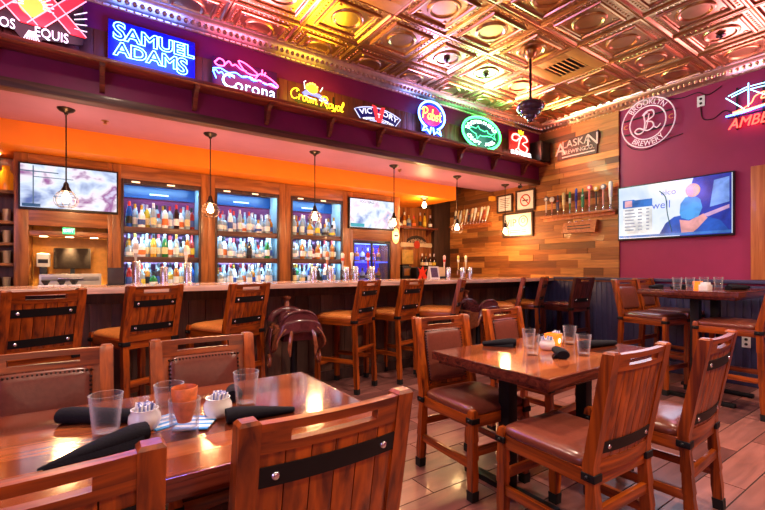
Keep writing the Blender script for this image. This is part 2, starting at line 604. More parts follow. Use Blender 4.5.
# ceiling vents, sprinkler heads and the motor on its rod
for (i, j), lab in zip(VENTS, ['square gold ceiling air vent with louvres beyond the hanging rod fixture', 'square gold ceiling air vent at the top edge above the ledge signs']):
    cx, cy = X0 + i * T, Y0 + j * T
    t = thing('ceiling_vent', lab, 'vent', (cx, cy, ZC))
    mb = MB()
    a, b_ = 0.30, 0.165
    for x0, x1, y0, y1 in ((-a, a, -a, -b_), (-a, a, b_, a), (-a, -b_, -b_, b_), (b_, a, -b_, b_)):
        mb.box(x0, x1, y0, y1, -0.012, 0.003, 0.003)
    obj('frame', mb, M['vent'], t)
    mb = MB(); mb.box(-b_, b_, -b_, b_, 0.0005, 0.003)
    obj('duct', mb, M['black'], t)
    for k in range(6):
        y = -b_ + 0.0275 + 0.055 * k
        mb = MB(); mb.hexa([(-b_, y - 0.02, -0.012), (b_, y - 0.02, -0.012), (b_, y - 0.016, -0.012), (-b_, y - 0.016, -0.012),
                            (-b_, y + 0.006, 0.0), (b_, y + 0.006, 0.0), (b_, y + 0.010, 0.0), (-b_, y + 0.010, 0.0)])
        obj('louvre', mb, M['vent'], t)
for x, y, lab in [(3.11, 3.29, 'small red-brown sprinkler head on a purple-lit ceiling medallion'), (3.72, 3.29, 'small dark sprinkler head on the green-white-lit ceiling medallion'), (4.94, 1.46, 'small copper sprinkler head on the ceiling above the wall television')]:
    t = thing('ceiling_sprinkler', lab, 'sprinkler', (x, y, ZC - 0.016))
    mb = MB(); mb.lathe([(0.04, 0), (0.04, -0.008), (0.016, -0.016), (0.012, -0.03)], seg=14)
    obj('escutcheon', mb, M['bronze'], t)
    mb = MB(); mb.lathe([(0.006, -0.03), (0.006, -0.05), (0.026, -0.052), (0.026, -0.056)], seg=10)
    obj('deflector', mb, M['brass'], t)
for x, y, lab in [(0.10, 4.62, 'tiny sprinkler head under the bar ceiling right of the leftmost pendant'), (3.48, 4.62, 'tiny sprinkler head under the bar ceiling right of the fourth pendant')]:
    t = thing('ceiling_sprinkler', lab, 'sprinkler', (x, y, 2.63))
    mb = MB(); mb.lathe([(0.03, 0), (0.03, -0.005), (0.012, -0.012), (0.010, -0.025), (0.02, -0.027), (0.02, -0.030)], seg=12)
    obj('escutcheon', mb, M['brass'], t)
t = thing('rod_fixture', 'dark stepped bell-shaped fixture hanging from the tin ceiling on a rod', 'ceiling fixture', (3.70, 2.68, ZC - 0.016))
mb = MB(); mb.lathe([(0.07, 0), (0.07, -0.02), (0.05, -0.06), (0.03, -0.08)], seg=20)
obj('canopy', mb, M['brass'], t)
mb = MB(); mb.lathe([(0.013, -0.05), (0.013, -0.52)], seg=10)
obj('rod', mb, M['bronze'], t)
mb = MB(); mb.lathe([(0.02, -0.48), (0.03, -0.50), (0.05, -0.515), (0.115, -0.53), (0.135, -0.555), (0.135, -0.59), (0.125, -0.605), (0.10, -0.615), (0.10, -0.64), (0.085, -0.655), (0.06, -0.665), (0.055, -0.685), (0.03, -0.70), (0.025, -0.72), (0.0, -0.73)], seg=28)
obj('motor_housing', mb, plain('purple_black_enamel', srgb(58, 40, 62), 0.25, coat=0.4), t)

# ------------------------------------------------------------------ the bar
t = thing('bar_counter', 'long bar counter with pale wooden top and dark board front', 'bar', (0, 3.8, 0))
mb = MB()
for k, (a, b_) in enumerate([(3.80, 4.03), (4.03, 4.27), (4.27, 4.52)]):
    x = XL + 0.3 * k
    while x < XR:
        x2 = min(x + 2.4, XR - 0.005)
        mb.box(max(x, XL) + 0.001, x2, a - 3.8, b_ - 3.801, 1.085, 1.132, 0.006)
        x += 2.4
obj('bar_top', mb, M['bar_top'], t)
mb = MB()
x = XL
while x < XR - 0.16:
    mb.box(x + 0.002, x + 0.15, 0.47, 0.51, 0.0, 1.085, 0.004)
    x += 0.152
obj('front_boards', mb, M['bar_front'], t)
mb = MB(); mb.box(XL, XR - 0.01, 0.44, 0.48, 0.98, 1.085, 0.004); mb.box(XL, XR - 0.01, 0.45, 0.48, 0.0, 0.12, 0.004)
obj('front_rail', mb, M['cab_dark'], t)
# ------------------------------------------------------------------ chairs
def build_chair(name, label, cat, W, SH, TH, seat_mat, mz, mx, my, group, straps=2, nails=True, pad=True):
    t = thing(name, label, cat, (0, 0, 0), 0, group)
    hw = W / 2
    D = 0.25
    ps = 0.048
    def ypost(z):
        if z < SH:
            return -0.262 + 0.035 * z / SH
        return -0.227 - 0.085 * (z - SH) / (TH - SH)
    curve = 0.022
    def bk(x, tt, z):
        return (x, ypost(z) + tt - curve * (1 - (x / hw) ** 2), z)
    # legs: the two rear ones run up as the posts of the backrest
    for s in (-1, 1):
        x = s * (hw - ps / 2)
        secs = []
        zs = [0.05, 0.12, 0.2, 0.21, 0.3, 0.31, 0.40, SH - 0.06]
        if SH > 0.6:
            zs = [0.05, 0.16, 0.28, 0.29, 0.42, 0.43, 0.56, 0.57, SH - 0.06]
        for k, z in enumerate(zs):
            w = ps - 0.008 + 0.007 * (k % 2)
            secs.append((x, ypost(z), z, w, w))
        for z in [SH, SH + 0.12, (SH + TH) / 2, TH - 0.08, TH - 0.008]:
            secs.append((x, ypost(z), z, ps, ps))
        secs.append((x, ypost(TH), TH, ps - 0.014, ps - 0.014))
        mb = MB(); mb.beam(secs)
        lg = obj('leg', mb, mz, t)
        mb = MB(); mb.beam([(x, ypost(0), 0, 0.046, 0.046), (x, ypost(0.05), 0.055, 0.049, 0.049)])
        obj('foot_cap', mb, M['rubber'], lg)
        mb = MB(); mb.cbox(x, ypost(SH - 0.03), SH - 0.045, ps + 0.010, ps + 0.012, 0.032, 0.004)
        mb.sphere((x + s * 0.029, ypost(SH), SH - 0.045), 0.010, 8, 5)
        obj('corner_strap', mb, M['black_metal'], lg)
        # front legs end in short knobs beside the seat
        zs = [0.05, 0.14, 0.22, 0.23, 0.32, 0.33, SH - 0.07, SH - 0.03, SH + 0.0, SH + 0.012]
        if SH > 0.6:
            zs = [0.05, 0.18, 0.30, 0.31, 0.44, 0.45, SH - 0.10, SH - 0.03, SH + 0.0, SH + 0.012]
        secs = []
        for k, z in enumerate(zs):
            w = ps - 0.008 + 0.007 * (k % 2)
            if k == len(zs) - 1:
                w = ps - 0.02
            secs.append((x, D - ps / 2, z, w, w))
        mb = MB(); mb.beam(secs)
        lg = obj('leg', mb, mz, t)
        mb = MB(); mb.beam([(x, D - ps / 2, 0, 0.046, 0.046), (x, D - ps / 2, 0.055, 0.049, 0.049)])
        obj('foot_cap', mb, M['rubber'], lg)
        mb = MB(); mb.cbox(x, D - ps / 2, SH - 0.045, ps + 0.008, ps + 0.008, 0.03, 0.004)
        mb.sphere((x + s * 0.029, D - ps / 2, SH - 0.045), 0.010, 8, 5)
        obj('corner_strap', mb, M['black_metal'], lg)
        # side stretcher
        zz = 0.17 if SH < 0.6 else 0.30
        mb = MB(); mb.hexa([(x - 0.013, ypost(zz), zz), (x + 0.013, ypost(zz), zz), (x + 0.013, D - 0.03, zz), (x - 0.013, D - 0.03, zz),
                            (x - 0.013, ypost(zz), zz + 0.045), (x + 0.013, ypost(zz), zz + 0.045), (x + 0.013, D - 0.03, zz + 0.045), (x - 0.013, D - 0.03, zz + 0.045)], 0.003)
        obj('stretcher', mb, my, t)
    for y, zz in ((ypost(0.25), 0.27 if SH < 0.6 else 0.42), (D - ps / 2, 0.24 if SH < 0.6 else 0.24)):
        mb = MB(); mb.box(-hw + ps * 0.7, hw - ps * 0.7, y - 0.012, y + 0.012, zz, zz + 0.045, 0.003)
        obj('stretcher', mb, mx, t)
    # seat frame and cushion
    for s in (-1, 1):
        mb = MB(); mb.box(s * (hw - 0.024) - 0.015, s * (hw - 0.024) + 0.015, -0.21, D - 0.04, SH - 0.085, SH - 0.022, 0.003)
        obj('seat_rail', mb, my, t)
    mb = MB(); mb.box(-hw + 0.035, hw - 0.035, D - 0.04, D - 0.012, SH - 0.085, SH - 0.022, 0.003)
    obj('seat_rail', mb, mx, t)
    mb = MB(); mb.box(-hw + 0.035, hw - 0.035, -0.245, -0.22, SH - 0.085, SH - 0.022, 0.003)
    obj('seat_rail', mb, mx, t)
    mb = MB()
    rings = []
    n = 40
    for q, z in ((0.90, -0.03), (1.0, -0.018), (1.02, 0.002), (0.985, 0.018), (0.90, 0.030), (0.72, 0.039), (0.4, 0.044), (0.05, 0.045)):
        ring = []
        for k in range(n):
            a = 2 * PI * k / n
            c, s_ = math.cos(a), math.sin(a)
            e = 0.24
            ring.append(((hw - 0.012) * q * math.copysign(abs(c) ** e, c), 0.012 + 0.222 * q * math.copysign(abs(s_) ** e, s_), SH + z - 0.004))
        rings.append(ring)
    mb.rings(rings)
    obj('seat', mb, seat_mat, t, ang=60)
    # backrest: slats under a slotted top rail
    iw = hw - ps + 0.004
    z0, z1 = SH + 0.025, TH - 0.08
    ns = 6
    def cbx(mb, x0, x1, a, b_, t0, t1, n=1, bev=0.0):
        for k in range(n):
            xa, xb = x0 + (x1 - x0) * k / n, x0 + (x1 - x0) * (k + 1) / n
            mb.hexa([bk(xa, t0, a), bk(xb, t0, a), bk(xb, t1, a), bk(xa, t1, a), bk(xa, t0, b_), bk(xb, t0, b_), bk(xb, t1, b_), bk(xa, t1, b_)], bev)
    for k in range(ns):
        w = 2 * iw / ns
        mb = MB(); cbx(mb, -iw + k * w + 0.0012, -iw + (k + 1) * w - 0.0012, z0, z1, -0.010, 0.008, 1, 0.0015)
        obj('slat', mb, mz, t)
    mb = MB()
    sl = iw * 0.62
    zt = TH - 0.010
    def band(mb, xa, xb, a, b_, n):
        rs = []
        for k in range(n + 1):
            x = xa + (xb - xa) * k / n
            rs.append([bk(x, -0.013, a), bk(x, 0.013, a), bk(x, 0.013, b_), bk(x, -0.013, b_)])
        mb.rings(rs)
    band(mb, -iw, iw, z1, TH - 0.058, 8)
    band(mb, -iw, iw, TH - 0.032, zt, 8)
    band(mb, -iw, -sl, TH - 0.058, TH - 0.032, 2)
    band(mb, sl, iw, TH - 0.058, TH - 0.032, 2)
    obj('top_rail', mb, mx, t)
    mb = MB(); band(mb, -iw, iw, SH - 0.03, z0, 6)
    obj('bottom_rail', mb, mx, t)
    zb = [TH - 0.135, SH + 0.068] if straps == 2 else [SH + 0.075]
    for zc in zb:
        mb = MB()
        rs = []
        for k in range(9):
            x = -iw + 2 * iw * k / 8
            rs.append([bk(x, -0.015, zc - 0.024), bk(x, -0.009, zc - 0.024), bk(x, -0.009, zc + 0.024), bk(x, -0.015, zc + 0.024)])
        mb.rings(rs)
        st = obj('iron_strap', mb, M['black_metal'], t)
        for s in (-1, 1):
            p = bk(s * iw * 0.78, -0.015, zc)
            mb = MB(); mb.sphere(p, 0.010, 10, 6, (1, 0.6, 1))
            obj('bolt', mb, M['steel'], st)
    if pad:
        mb = MB()
        pw_ = iw - 0.03
        a, b_ = SH + 0.05, z1 - 0.004
        rings = []
        for q, tt in ((1.0, 0.008), (1.0, 0.016), (0.96, 0.023), (0.80, 0.030), (0.5, 0.034), (0.05, 0.035)):
            ring = []
            n = 32
            for k in range(n):
                an = 2 * PI * k / n
                c, s_ = math.cos(an), math.sin(an)
                e = 0.2
                x = pw_ * q * math.copysign(abs(c) ** e, c)
                z = (a + b_) / 2 + (b_ - a) / 2 * q * math.copysign(abs(s_) ** e, s_)
                ring.append(bk(x, tt, z))
            rings.append(ring)
        mb.rings(rings)
        pd = obj('back_pad', mb, seat_mat, t, ang=60)
        if nails:
            mb = MB()
            nn = 22
            for k in range(nn):
                x = -pw_ * 0.98 + 2 * pw_ * 0.98 * k / (nn - 1)
                mb.sphere(bk(x, 0.022, b_ - 0.012), 0.006, 6, 4)
            for k in range(18):
                z = a + (b_ - a - 0.02) * k / 18
                for s in (-1, 1):
                    mb.sphere(bk(s * pw_ * 0.97, 0.022, z), 0.006, 6, 4)
            obj('nailheads', mb, M['bronze'], pd)
    return t

G1 = 'dining chairs around the two near tables'
dine = build_chair('dining_chair', '', 'chair', 0.46, 0.485, 0.955, M['leather'], M['chair_z'], M['chair_x'], M['chair_y'], G1)
dine1 = build_chair('dining_chair', '', 'chair', 0.46, 0.485, 0.955, M['leather'], M['chair_z'], M['chair_x'], M['chair_y'], G1, straps=1)
A180 = PI
used = []
def put(proto, x, y, rz, label, group=None):
    if proto.name in used:
        return dup(proto, (x, y, 0), rz, label, group)
    used.append(proto.name)
    proto.location = (x, y, 0)
    proto.rotation_euler = (0, 0, rz)
    proto['label'] = label
    if group:
        proto['group'] = group
    return proto
R = math.radians
put(dine, -0.155, 1.835, A180, 'dining chair with studded leather back at the far left table, cut by the left edge')
put(dine, 0.442, 1.835, A180, 'dining chair with studded leather back behind the left table, right of the edge one')
put(dine, -0.115, 1.205, 0, 'slat-backed dining chair at lower left corner, near side of left table')
put(dine, 0.480, 1.215, R(0), 'nearest slat-backed dining chair with iron strap, front centre of the photo')
put(dine, 1.945, 1.83, A180 + R(-4), 'leather-backed dining chair at the left end of the right table, far side')
put(dine, 2.78, 1.96, A180 + R(3), 'leather-backed dining chair on the far side, directly behind the right table items')
put(dine1, 1.87, 1.135, R(-2), 'dining chair with one low iron strap on the near side of the right table')
put(dine, 2.53, 1.07, R(3), 'dining chair with two iron straps, rightmost on the near side of right table')

G2 = 'tall chairs along the bar'
stool = build_chair('bar_chair', '', 'bar stool', 0.42, 0.775, 1.155, M['tan'], M['chair_z'], M['chair_x'], M['chair_y'], G2)
def stool_at(xc, yc, deg, label, proto=None, group=None):
    """xc, yc: centre of the top of the backrest"""
    a = R(deg)
    o = 0.31
    return put(proto or stool, xc - math.sin(a) * o, yc + math.cos(a) * o, a, label, group)
stool_at(-0.225, 3.17, 24, 'leftmost tall bar chair, turned, its wide slatted back towards us')
stool_at(0.395, 3.54, 24, 'second tall bar chair from the left at the bar')
stool_at(1.10, 3.54, 26, 'third tall bar chair from the left, beside the big saddle seat')
stool_at(2.39, 3.68, 28, 'tall bar chair just right of the big saddle seat, feet fully in view')
stool_at(2.98, 3.70, 17, 'tall bar chair straight behind the left back corner of the right table')
stool_at(3.68, 3.62, 36, 'tall bar chair half hidden behind the right table, left of the small saddle seat')
stool_at(4.83, 3.60, 34, 'tall bar chair just right of the small saddle seat')
stool_at(5.42, 3.68, 24, 'tall bar chair with lit tan seat, next to the dark corner chair')
dk = build_chair('bar_chair', '', 'bar stool', 0.38, 0.775, 1.155, M['saddle'], M['dark_z'], M['dark_x'], M['dark_x'], G2, straps=0 or 1, pad=True, nails=False)  # darker wood and leather carry the corner's shade
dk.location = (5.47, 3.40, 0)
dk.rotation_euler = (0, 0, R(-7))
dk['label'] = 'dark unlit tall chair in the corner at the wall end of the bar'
G3 = 'tall chairs around the high table'
hs = build_chair('tall_chair', '', 'bar stool', 0.46, 0.775, 1.155, M['leather'], M['chair_z'], M['chair_x'], M['chair_y'], G3, nails=False)
put(hs, 4.98, 2.06, A180 - R(6), 'tall leather-backed chair at the left far side of the high table')
put(hs, 5.59, 2.12, A180, 'tall leather-backed chair behind the high table, close to the maroon wall')
put(hs, 4.83, 1.33, R(0), 'tall chair at lower right of the high table, its back out of frame')

# ------------------------------------------------------------------ saddle seats
def saddle(label, loc, rz, sc=1.0):
    t = thing('saddle_stool', label, 'saddle stool', loc, rz, 'saddle seats at the bar')
    t.scale = (sc, sc, sc)
    def seat_fn(u, v):
        y = -0.27 + 0.54 * v
        th = (u - 0.5) * PI * 1.02
        h = 0.80 + 0.07 * max(0, (0.28 - v) / 0.28) ** 1.5 + 0.05 * max(0, (v - 0.65) / 0.35)
        w = 0.15 + 0.045 * math.cos((v - 0.3) * PI)
        return (w * math.sin(th), y, h - 0.14 + 0.14 * math.cos(th))
    mb = MB(); mb.grid(seat_fn, 16, 14)
    o = obj('seat', mb, M['saddle'], t, ang=80)
    m = o.modifiers.new('thick', 'SOLIDIFY'); m.thickness = 0.02
    mb = MB()
    hp = [(0.19 * math.cos(PI * k / 14), 0.55 + 0.20 * math.sin(PI * k / 14)) for k in range(15)]
    mb.prism(hp, lambda a, z: (a, -0.25, z), lambda a, z: (a, 0.27, z))
    obj('tree_body', mb, M['saddle'], t)
    # cantle: raised rounded back towards the room
    mb = MB()
    pts, rs = [], []
    for k in range(17):
        a = PI * (0.02 + 0.96 * k / 16)
        pts.append((0.205 * math.cos(a), -0.27 + 0.05 * (1 - math.sin(a)), 0.73 + 0.145 * math.sin(a)))
        rs.append(0.010 + 0.010 * math.sin(a))
    mb.tube(pts, rs, 8)
    obj('cantle_roll', mb, M['saddle'], t, ang=80)
    mb = MB()
    pr = [(0.195 * math.cos(PI * k / 16), 0.73 + 0.135 * math.sin(PI * k / 16)) for k in range(17)]
    mb.prism(pr, lambda a, z: (a, -0.275, z), lambda a, z: (a, -0.25, z))
    obj('cantle', mb, M['saddle'], t)
    # skirt hanging each side
    for s in (-1, 1):
        def sk(u, v):
            y = -0.31 + 0.60 * v
            d = 0.30 * (1 - 0.35 * abs(2 * v - 1) ** 2)
            z = 0.70 - u * d
            return (s * (0.18 + 0.10 * math.sin(u * PI * 0.55)), y, z)
        mb = MB(); mb.grid(sk, 8, 12)
        o = obj('skirt', mb, M['saddle_light'], t, ang=80)
        m = o.modifiers.new('thick', 'SOLIDIFY'); m.thickness = 0.014
        def fd(u, v):
            w = 0.07 + 0.03 * math.sin(PI * min(1, u * 1.3))
            return (s * (0.275 + 0.03 * math.sin(u * PI)), -0.02 + (v - 0.5) * 2 * w, 0.68 - 0.32 * u)
        mb = MB(); mb.grid(fd, 10, 6)
        o = obj('fender', mb, M['saddle'], t, ang=80)
        m = o.modifiers.new('thick', 'SOLIDIFY'); m.thickness = 0.012
        mb = MB()
        pts = [(s * 0.29, -0.02 + 0.06 * math.cos(2 * PI * k / 14), 0.31 + 0.065 * math.sin(2 * PI * k / 14)) for k in range(14)]
        mb.tube(pts, 0.016, 6, closed=True)
        obj('stirrup', mb, M['saddle_light'], t)
        mb = MB()
        mb.tube([(s * 0.10, -0.28, 0.72), (s * 0.13, -0.33, 0.62), (s * 0.15, -0.335, 0.48), (s * 0.14, -0.33, 0.40)], [0.012, 0.02, 0.024, 0.01], 6, flat=1)
        obj('tie_strap', mb, M['saddle_light'], t)
    def rear(u, v):
        a = (v - 0.5) * PI * 1.1
        r = 0.23 + 0.04 * u
        return (r * math.sin(a), -0.27 - 0.055 * math.cos(a), 0.71 - 0.14 * u + 0.08 * math.cos(a))
    mb = MB(); mb.grid(rear, 5, 16)
    o = obj('rear_housing', mb, M['saddle'], t, ang=80)
    m = o.modifiers.new('thick', 'SOLIDIFY'); m.thickness = 0.014
    # fork and horn at the bar side
    mb = MB()
    pts = [(0.20 * math.cos(PI * k / 12), 0.27, 0.72 + 0.13 * math.sin(PI * k / 12)) for k in range(13)]
    mb.tube(pts, 0.045, 8)
    obj('fork', mb, M['saddle'], t, ang=80)
    mb = MB(); mb.lathe([(0.07, 0.84), (0.035, 0.89), (0.028, 0.95), (0.055, 0.985), (0.058, 1.0), (0.03, 1.015), (0, 1.018)], (0, 0.29, 0), 14)
    obj('horn', mb, M['saddle_light'], t)
    zl = -loc[2] / sc
    mb = MB(); mb.lathe([(0.04, zl + 0.045), (0.04, 0.72)], seg=14)
    obj('pedestal', mb, M['black_metal'], t)
    mb = MB(); mb.lathe([(0.22, zl), (0.22, zl + 0.02), (0.06, zl + 0.05), (0.04, zl + 0.06)], seg=24)
    obj('base', mb, M['black_metal'], t)
    return t
saddle('big dark leather riding saddle seat on a pedestal between the left bar chairs', (1.535, 3.66, 0.20), R(-6), 0.80)
saddle('small-looking leather riding saddle seat farther along the bar, behind the right table', (4.06, 3.72, 0.20), R(-4), 0.78)

# ------------------------------------------------------------------ tables
def table(label, x0, x1, y0, y1, h, posts, cat='table', name='dining_table'):
    cx, cy = (x0 + x1) / 2, (y0 + y1) / 2
    t = thing(name, label, cat, (cx, cy, 0))
    mb = MB()
    n = 7
    w = (y1 - y0 - 0.02) / n
    rn = random.Random(int(cx * 100))
    for k in range(n):
        ya = y0 + 0.01 + k * w - cy
        x = x0 + 0.01
        while x < x1 - 0.02:
            l = rn.uniform(0.5, 0.9)
            xe = min(x + l, x1 - 0.01)
            if x1 - xe < 0.15:
                xe = x1 - 0.01
            mb.box(x - cx + 0.0003, xe - cx - 0.0003, ya + 0.0003, ya + w - 0.0003, h - 0.014, h)
            x = xe
    obj('tabletop', mb, M['table_top'], t)
    mb = MB()
    a, b_ = x0 - cx, x1 - cx
    c, d = y0 - cy, y1 - cy
    mb.box(a, b_, c, d, h - 0.05, h - 0.0145, 0.003)
    for q in ((a, a + 0.01, c, d), (b_ - 0.01, b_, c, d), (a + 0.01, b_ - 0.01, c, c + 0.01), (a + 0.01, b_ - 0.01, d - 0.01, d)):
        mb.box(q[0], q[1], q[2], q[3], h - 0.0145, h - 0.0005, 0.002)
    mb.box(a + 0.03, b_ - 0.03, c + 0.03, d - 0.03, h - 0.075, h - 0.05, 0.003)
    obj('table_edge', mb, M['table_edge'], t)
    for px_ in posts:
        mb = MB(); mb.cbox(px_ - cx, 0, h / 2 - 0.02, 0.075, 0.075, h - 0.10, 0.006)
        p = obj('column', mb, M['black_metal'], t)
        mb = MB(); mb.box(px_ - cx - 0.035, px_ - cx + 0.035, c + 0.1, d - 0.1, 0.0, 0.035, 0.008)
        obj('foot', mb, M['black_metal'], t)
        mb = MB(); mb.box(px_ - cx - 0.12, px_ - cx + 0.12, -0.2, 0.2, h - 0.09, h - 0.074)
        obj('plate', mb, M['black_metal'], t)
    return t
table('glossy plank-topped dining table at lower left, set with black napkins', -0.40, 0.868, 1.15, 1.965, 0.76, [-0.1, 0.56])
table('glossy plank-topped dining table with iron columns right of centre', 1.75, 2.98, 1.165, 1.985, 0.76, [1.965, 2.76])
table('high dark table against the maroon wall at right', 4.54, 5.72, 1.22, 2.03, 1.07, [4.83, 5.35], 'high table', 'high_table')
# ------------------------------------------------------------------ table things
def tumbler(label, x, y, z, h=0.13, r=0.047, group='drinking glasses on the tables'):
    mb = MB()
    rb = r * 0.72
    mb.lathe([(0, 0), (rb, 0), (rb + 0.001, 0.004), (r, h), (r - 0.0025, h), (rb - 0.002, 0.016), (0, 0.014)], seg=28, cap=False)
    o = obj('tumbler', mb, M['glass'], ang=50)
    o.location = (x, y, z)
    return tag(o, label, 'glass', group)
M['tint'] = M['glass']
tumbler('empty tumbler in front of the napkin at the left of the left table', 0.036, 1.556, 0.76)
tumbler('empty tumbler behind the orange candle on the left table', 0.214, 1.575, 0.76)
tumbler('empty tumbler right of the white sugar pots on the left table', 0.478, 1.594, 0.76)
tumbler('tumbler nearest the left end of the right table, left of its candle', 2.16, 1.55, 0.76, 0.125, 0.042)
tumbler('tumbler just behind the left tumbler on the right table', 2.33, 1.70, 0.76, 0.125, 0.042)
tumbler('farthest tumbler, just right of the candle on the right table', 2.68, 1.63, 0.76, 0.125, 0.044)
tumbler('front right tumbler on the right table, right of its black rolls', 2.40, 1.37, 0.76, 0.125, 0.042)

def napkin(label, p0, p1, z, r0=0.034, r1=0.012, group='rolled black napkins'):
    p0, p1 = Vector((p0[0], p0[1], 0)), Vector((p1[0], p1[1], 0))
    n = 9
    pts, rs = [], []
    for k in range(n):
        t = k / (n - 1)
        r = r0 + (r1 - r0) * t ** 1.3
        if k == 0:
            r *= 0.9
        c = p0.lerp(p1, t)
        rs.append(r)
        pts.append((c.x, c.y, r * 0.72 + 0.001))
    mb = MB(); mb.tube(pts, rs, 14, flat=0.72)
    d = (p1 - p0).normalized()
    s = Vector((-d.y, d.x, 0))
    # loose overlapping flap of the cloth along the roll
    q0 = p0 + d * 0.02 + s * (r0 * 0.55)
    q1 = p1 - d * 0.01
    mb.hexa([tuple(q0 + Vector((0, 0, 0.001))), tuple(q1 + Vector((0, 0, 0.001))), tuple(q1 + s * 0.012 + Vector((0, 0, 0.001))), tuple(q0 + s * (r0 * 0.8) + Vector((0, 0, 0.001))),
             tuple(q0 + Vector((0, 0, r0 * 1.1))), tuple(q1 + Vector((0, 0, 0.006))), tuple(q1 + s * 0.012 + Vector((0, 0, 0.004))), tuple(q0 + s * (r0 * 0.8) + Vector((0, 0, 0.006)))])
    o = obj('rolled_napkin', mb, M['napkin'], ang=60)
    o.location = (0, 0, z)
    return tag(o, label, 'napkin', group)
napkin('long rolled black napkin behind the left tumbler on the left table', (-0.085, 1.77), (0.13, 1.63), 0.76, 0.037, 0.03)
napkin('rolled black napkin tapering to a point in front of the left tumbler', (0.135, 1.458), (-0.115, 1.385), 0.76, 0.040, 0.004)
napkin('rolled black napkin right of the sugar pots, running behind the nearest chair', (0.37, 1.455), (0.60, 1.43), 0.76, 0.036, 0.012)
napkin('rolled black napkin behind the right tumbler on the left table', (0.45, 1.66), (0.49, 1.82), 0.76, 0.036, 0.02)
napkin('rolled black napkin at the back left of the right table', (2.31, 1.79), (2.15, 1.93), 0.76, 0.038, 0.018)
napkin('rolled black napkin in front of the candle on the right table', (2.20, 1.375), (2.335, 1.505), 0.76, 0.038, 0.03)
napkin('rolled black napkin at the right end of the right table', (2.60, 1.50), (2.90, 1.44), 0.76, 0.036, 0.022)
napkin('rolled black napkin behind the candle on the right table', (2.62, 1.80), (2.85, 1.90), 0.76, 0.034, 0.02)

def sugar_pot(label, x, y, z, n, plabel, pg, sc=1.0):
    t = thing('sugar_pot', label, 'sugar pot', (x, y, z), 0, 'white sugar pots')
    t.scale = (sc, sc, sc)
    mb = MB(); mb.lathe([(0, 0.002), (0.030, 0), (0.040, 0.010), (0.048, 0.030), (0.046, 0.048), (0.039, 0.060), (0.041, 0.068), (0.037, 0.068), (0.034, 0.060), (0.042, 0.045), (0.042, 0.028), (0.0, 0.014)], seg=28, cap=False)
    obj('bowl', mb, M['white'], t, ang=60)
    rn = random.Random(int(x * 1000))
    mb = MB(); mb.box(-0.0185, 0.0185, -0.0012, 0.0012, 0, 0.055)
    first = None
    for k in range(n):
        if first is None:
            p = obj('sugar_packet', mb, M['packet'])
            tag(p, plabel, 'sugar packet', pg)
            first = p
        else:
            p = first.copy(); COL.objects.link(p)
        a = 2 * PI * k / n
        p.location = (x + 0.012 * math.cos(a) * sc, y + 0.012 * math.sin(a) * sc, z + 0.032 * sc)
        p.rotation_euler = (rn.uniform(-0.35, 0.35), rn.uniform(-0.3, 0.3), rn.uniform(0, PI))
        p.scale = (sc, sc, sc)
def stripes(name, stops, scale, axis='X', rough=0.6):
    m, nt, b = newmat(name)
    w = nt.nodes.new('ShaderNodeTexWave')
    w.bands_direction = axis
    w.inputs['Scale'].default_value = scale
    tc = nt.nodes.new('ShaderNodeTexCoord')
    nt.links.new(tc.outputs['Object'], w.inputs['Vector'])
    rp = nt.nodes.new('ShaderNodeValToRGB')
    rp.color_ramp.interpolation = 'CONSTANT'
    rp.color_ramp.elements[0].color = stops[0]
    rp.color_ramp.elements[1].color = stops[1]
    rp.color_ramp.elements[1].position = 0.5
    nt.links.new(w.outputs['Fac'], rp.inputs['Fac'])
    nt.links.new(rp.outputs['Color'], b.inputs['Base Color'])
    b.inputs['Roughness'].default_value = rough
    return m
M['packet'] = stripes('packet_paper', (srgb(236, 234, 240), srgb(120, 130, 190)), 18)
sugar_pot('round white sugar pot on the left table, left of its candle', 0.14, 1.548, 0.76, 7, 'striped paper sweetener packet in the pot left of the candle', 'packets in the left pot')
sugar_pot('round white sugar pot on the left table, right of its candle', 0.363, 1.538, 0.76, 7, 'striped paper sweetener packet in the pot right of the candle', 'packets in the right pot')
sugar_pot('white sugar pot on the right table, left of its candle', 2.38, 1.60, 0.76, 4, 'paper packet in the pot left of the candle on the right table', 'packets on the right table, left pot')
sugar_pot('white sugar pot on the right table, behind and right of its candle', 2.64, 1.705, 0.76, 4, 'paper packet in the pot behind the candle on the right table', 'packets on the right table, back pot')
# blue and white striped cards fanned under the left candle
M['card'] = stripes('blue_white_card', (srgb(240, 240, 246), srgb(60, 150, 220)), 9, 'Y')
for k, (x, y, a, lab) in enumerate([(0.20, 1.58, 20, 'blue and white striped card lying left behind the candle on the left table'), (0.285, 1.50, -30, 'blue and white striped card lying right of the candle on the left table')]):
    mb = MB(); mb.box(-0.055, 0.055, -0.06, 0.06, 0, 0.004)
    o = obj('striped_card', mb, M['card'])
    o.location = (x, y, 0.7605 + 0.0045 * k)
    o.rotation_euler = (0, 0, R(a))
    tag(o, lab, 'card', 'striped cards by the candle')
M['amber_wax'] = plain('orange_candle_paper', srgb(196, 98, 50), 0.5, noise=0.35, nscale=45, emis=srgb(255, 110, 30), estr=0.03)
M['amber_lit'] = plain('lit_orange_candle_holder', srgb(240, 120, 40), 0.5, noise=0.2, nscale=30, emis=srgb(255, 100, 20), estr=1.2)
M['flame'] = glow('candle_flame', (1, 0.62, 0.2), 14)
t = thing('candle_glass', 'thick clear glass holding an orange candle cup at the front of the left table', 'candle', (0.236, 1.42, 0.76))
mb = MB(); mb.lathe([(0, 0), (0.038, 0), (0.040, 0.006), (0.046, 0.115), (0.043, 0.115), (0.036, 0.028), (0, 0.024)], seg=28, cap=False)
obj('glass', mb, M['glass'], t, ang=50)
mb = MB(); mb.lathe([(0.0, 0.040), (0.020, 0.045), (0.033, 0.09), (0.038, 0.150), (0.036, 0.152), (0.031, 0.13), (0.028, 0.10), (0, 0.098)], seg=24, cap=False)
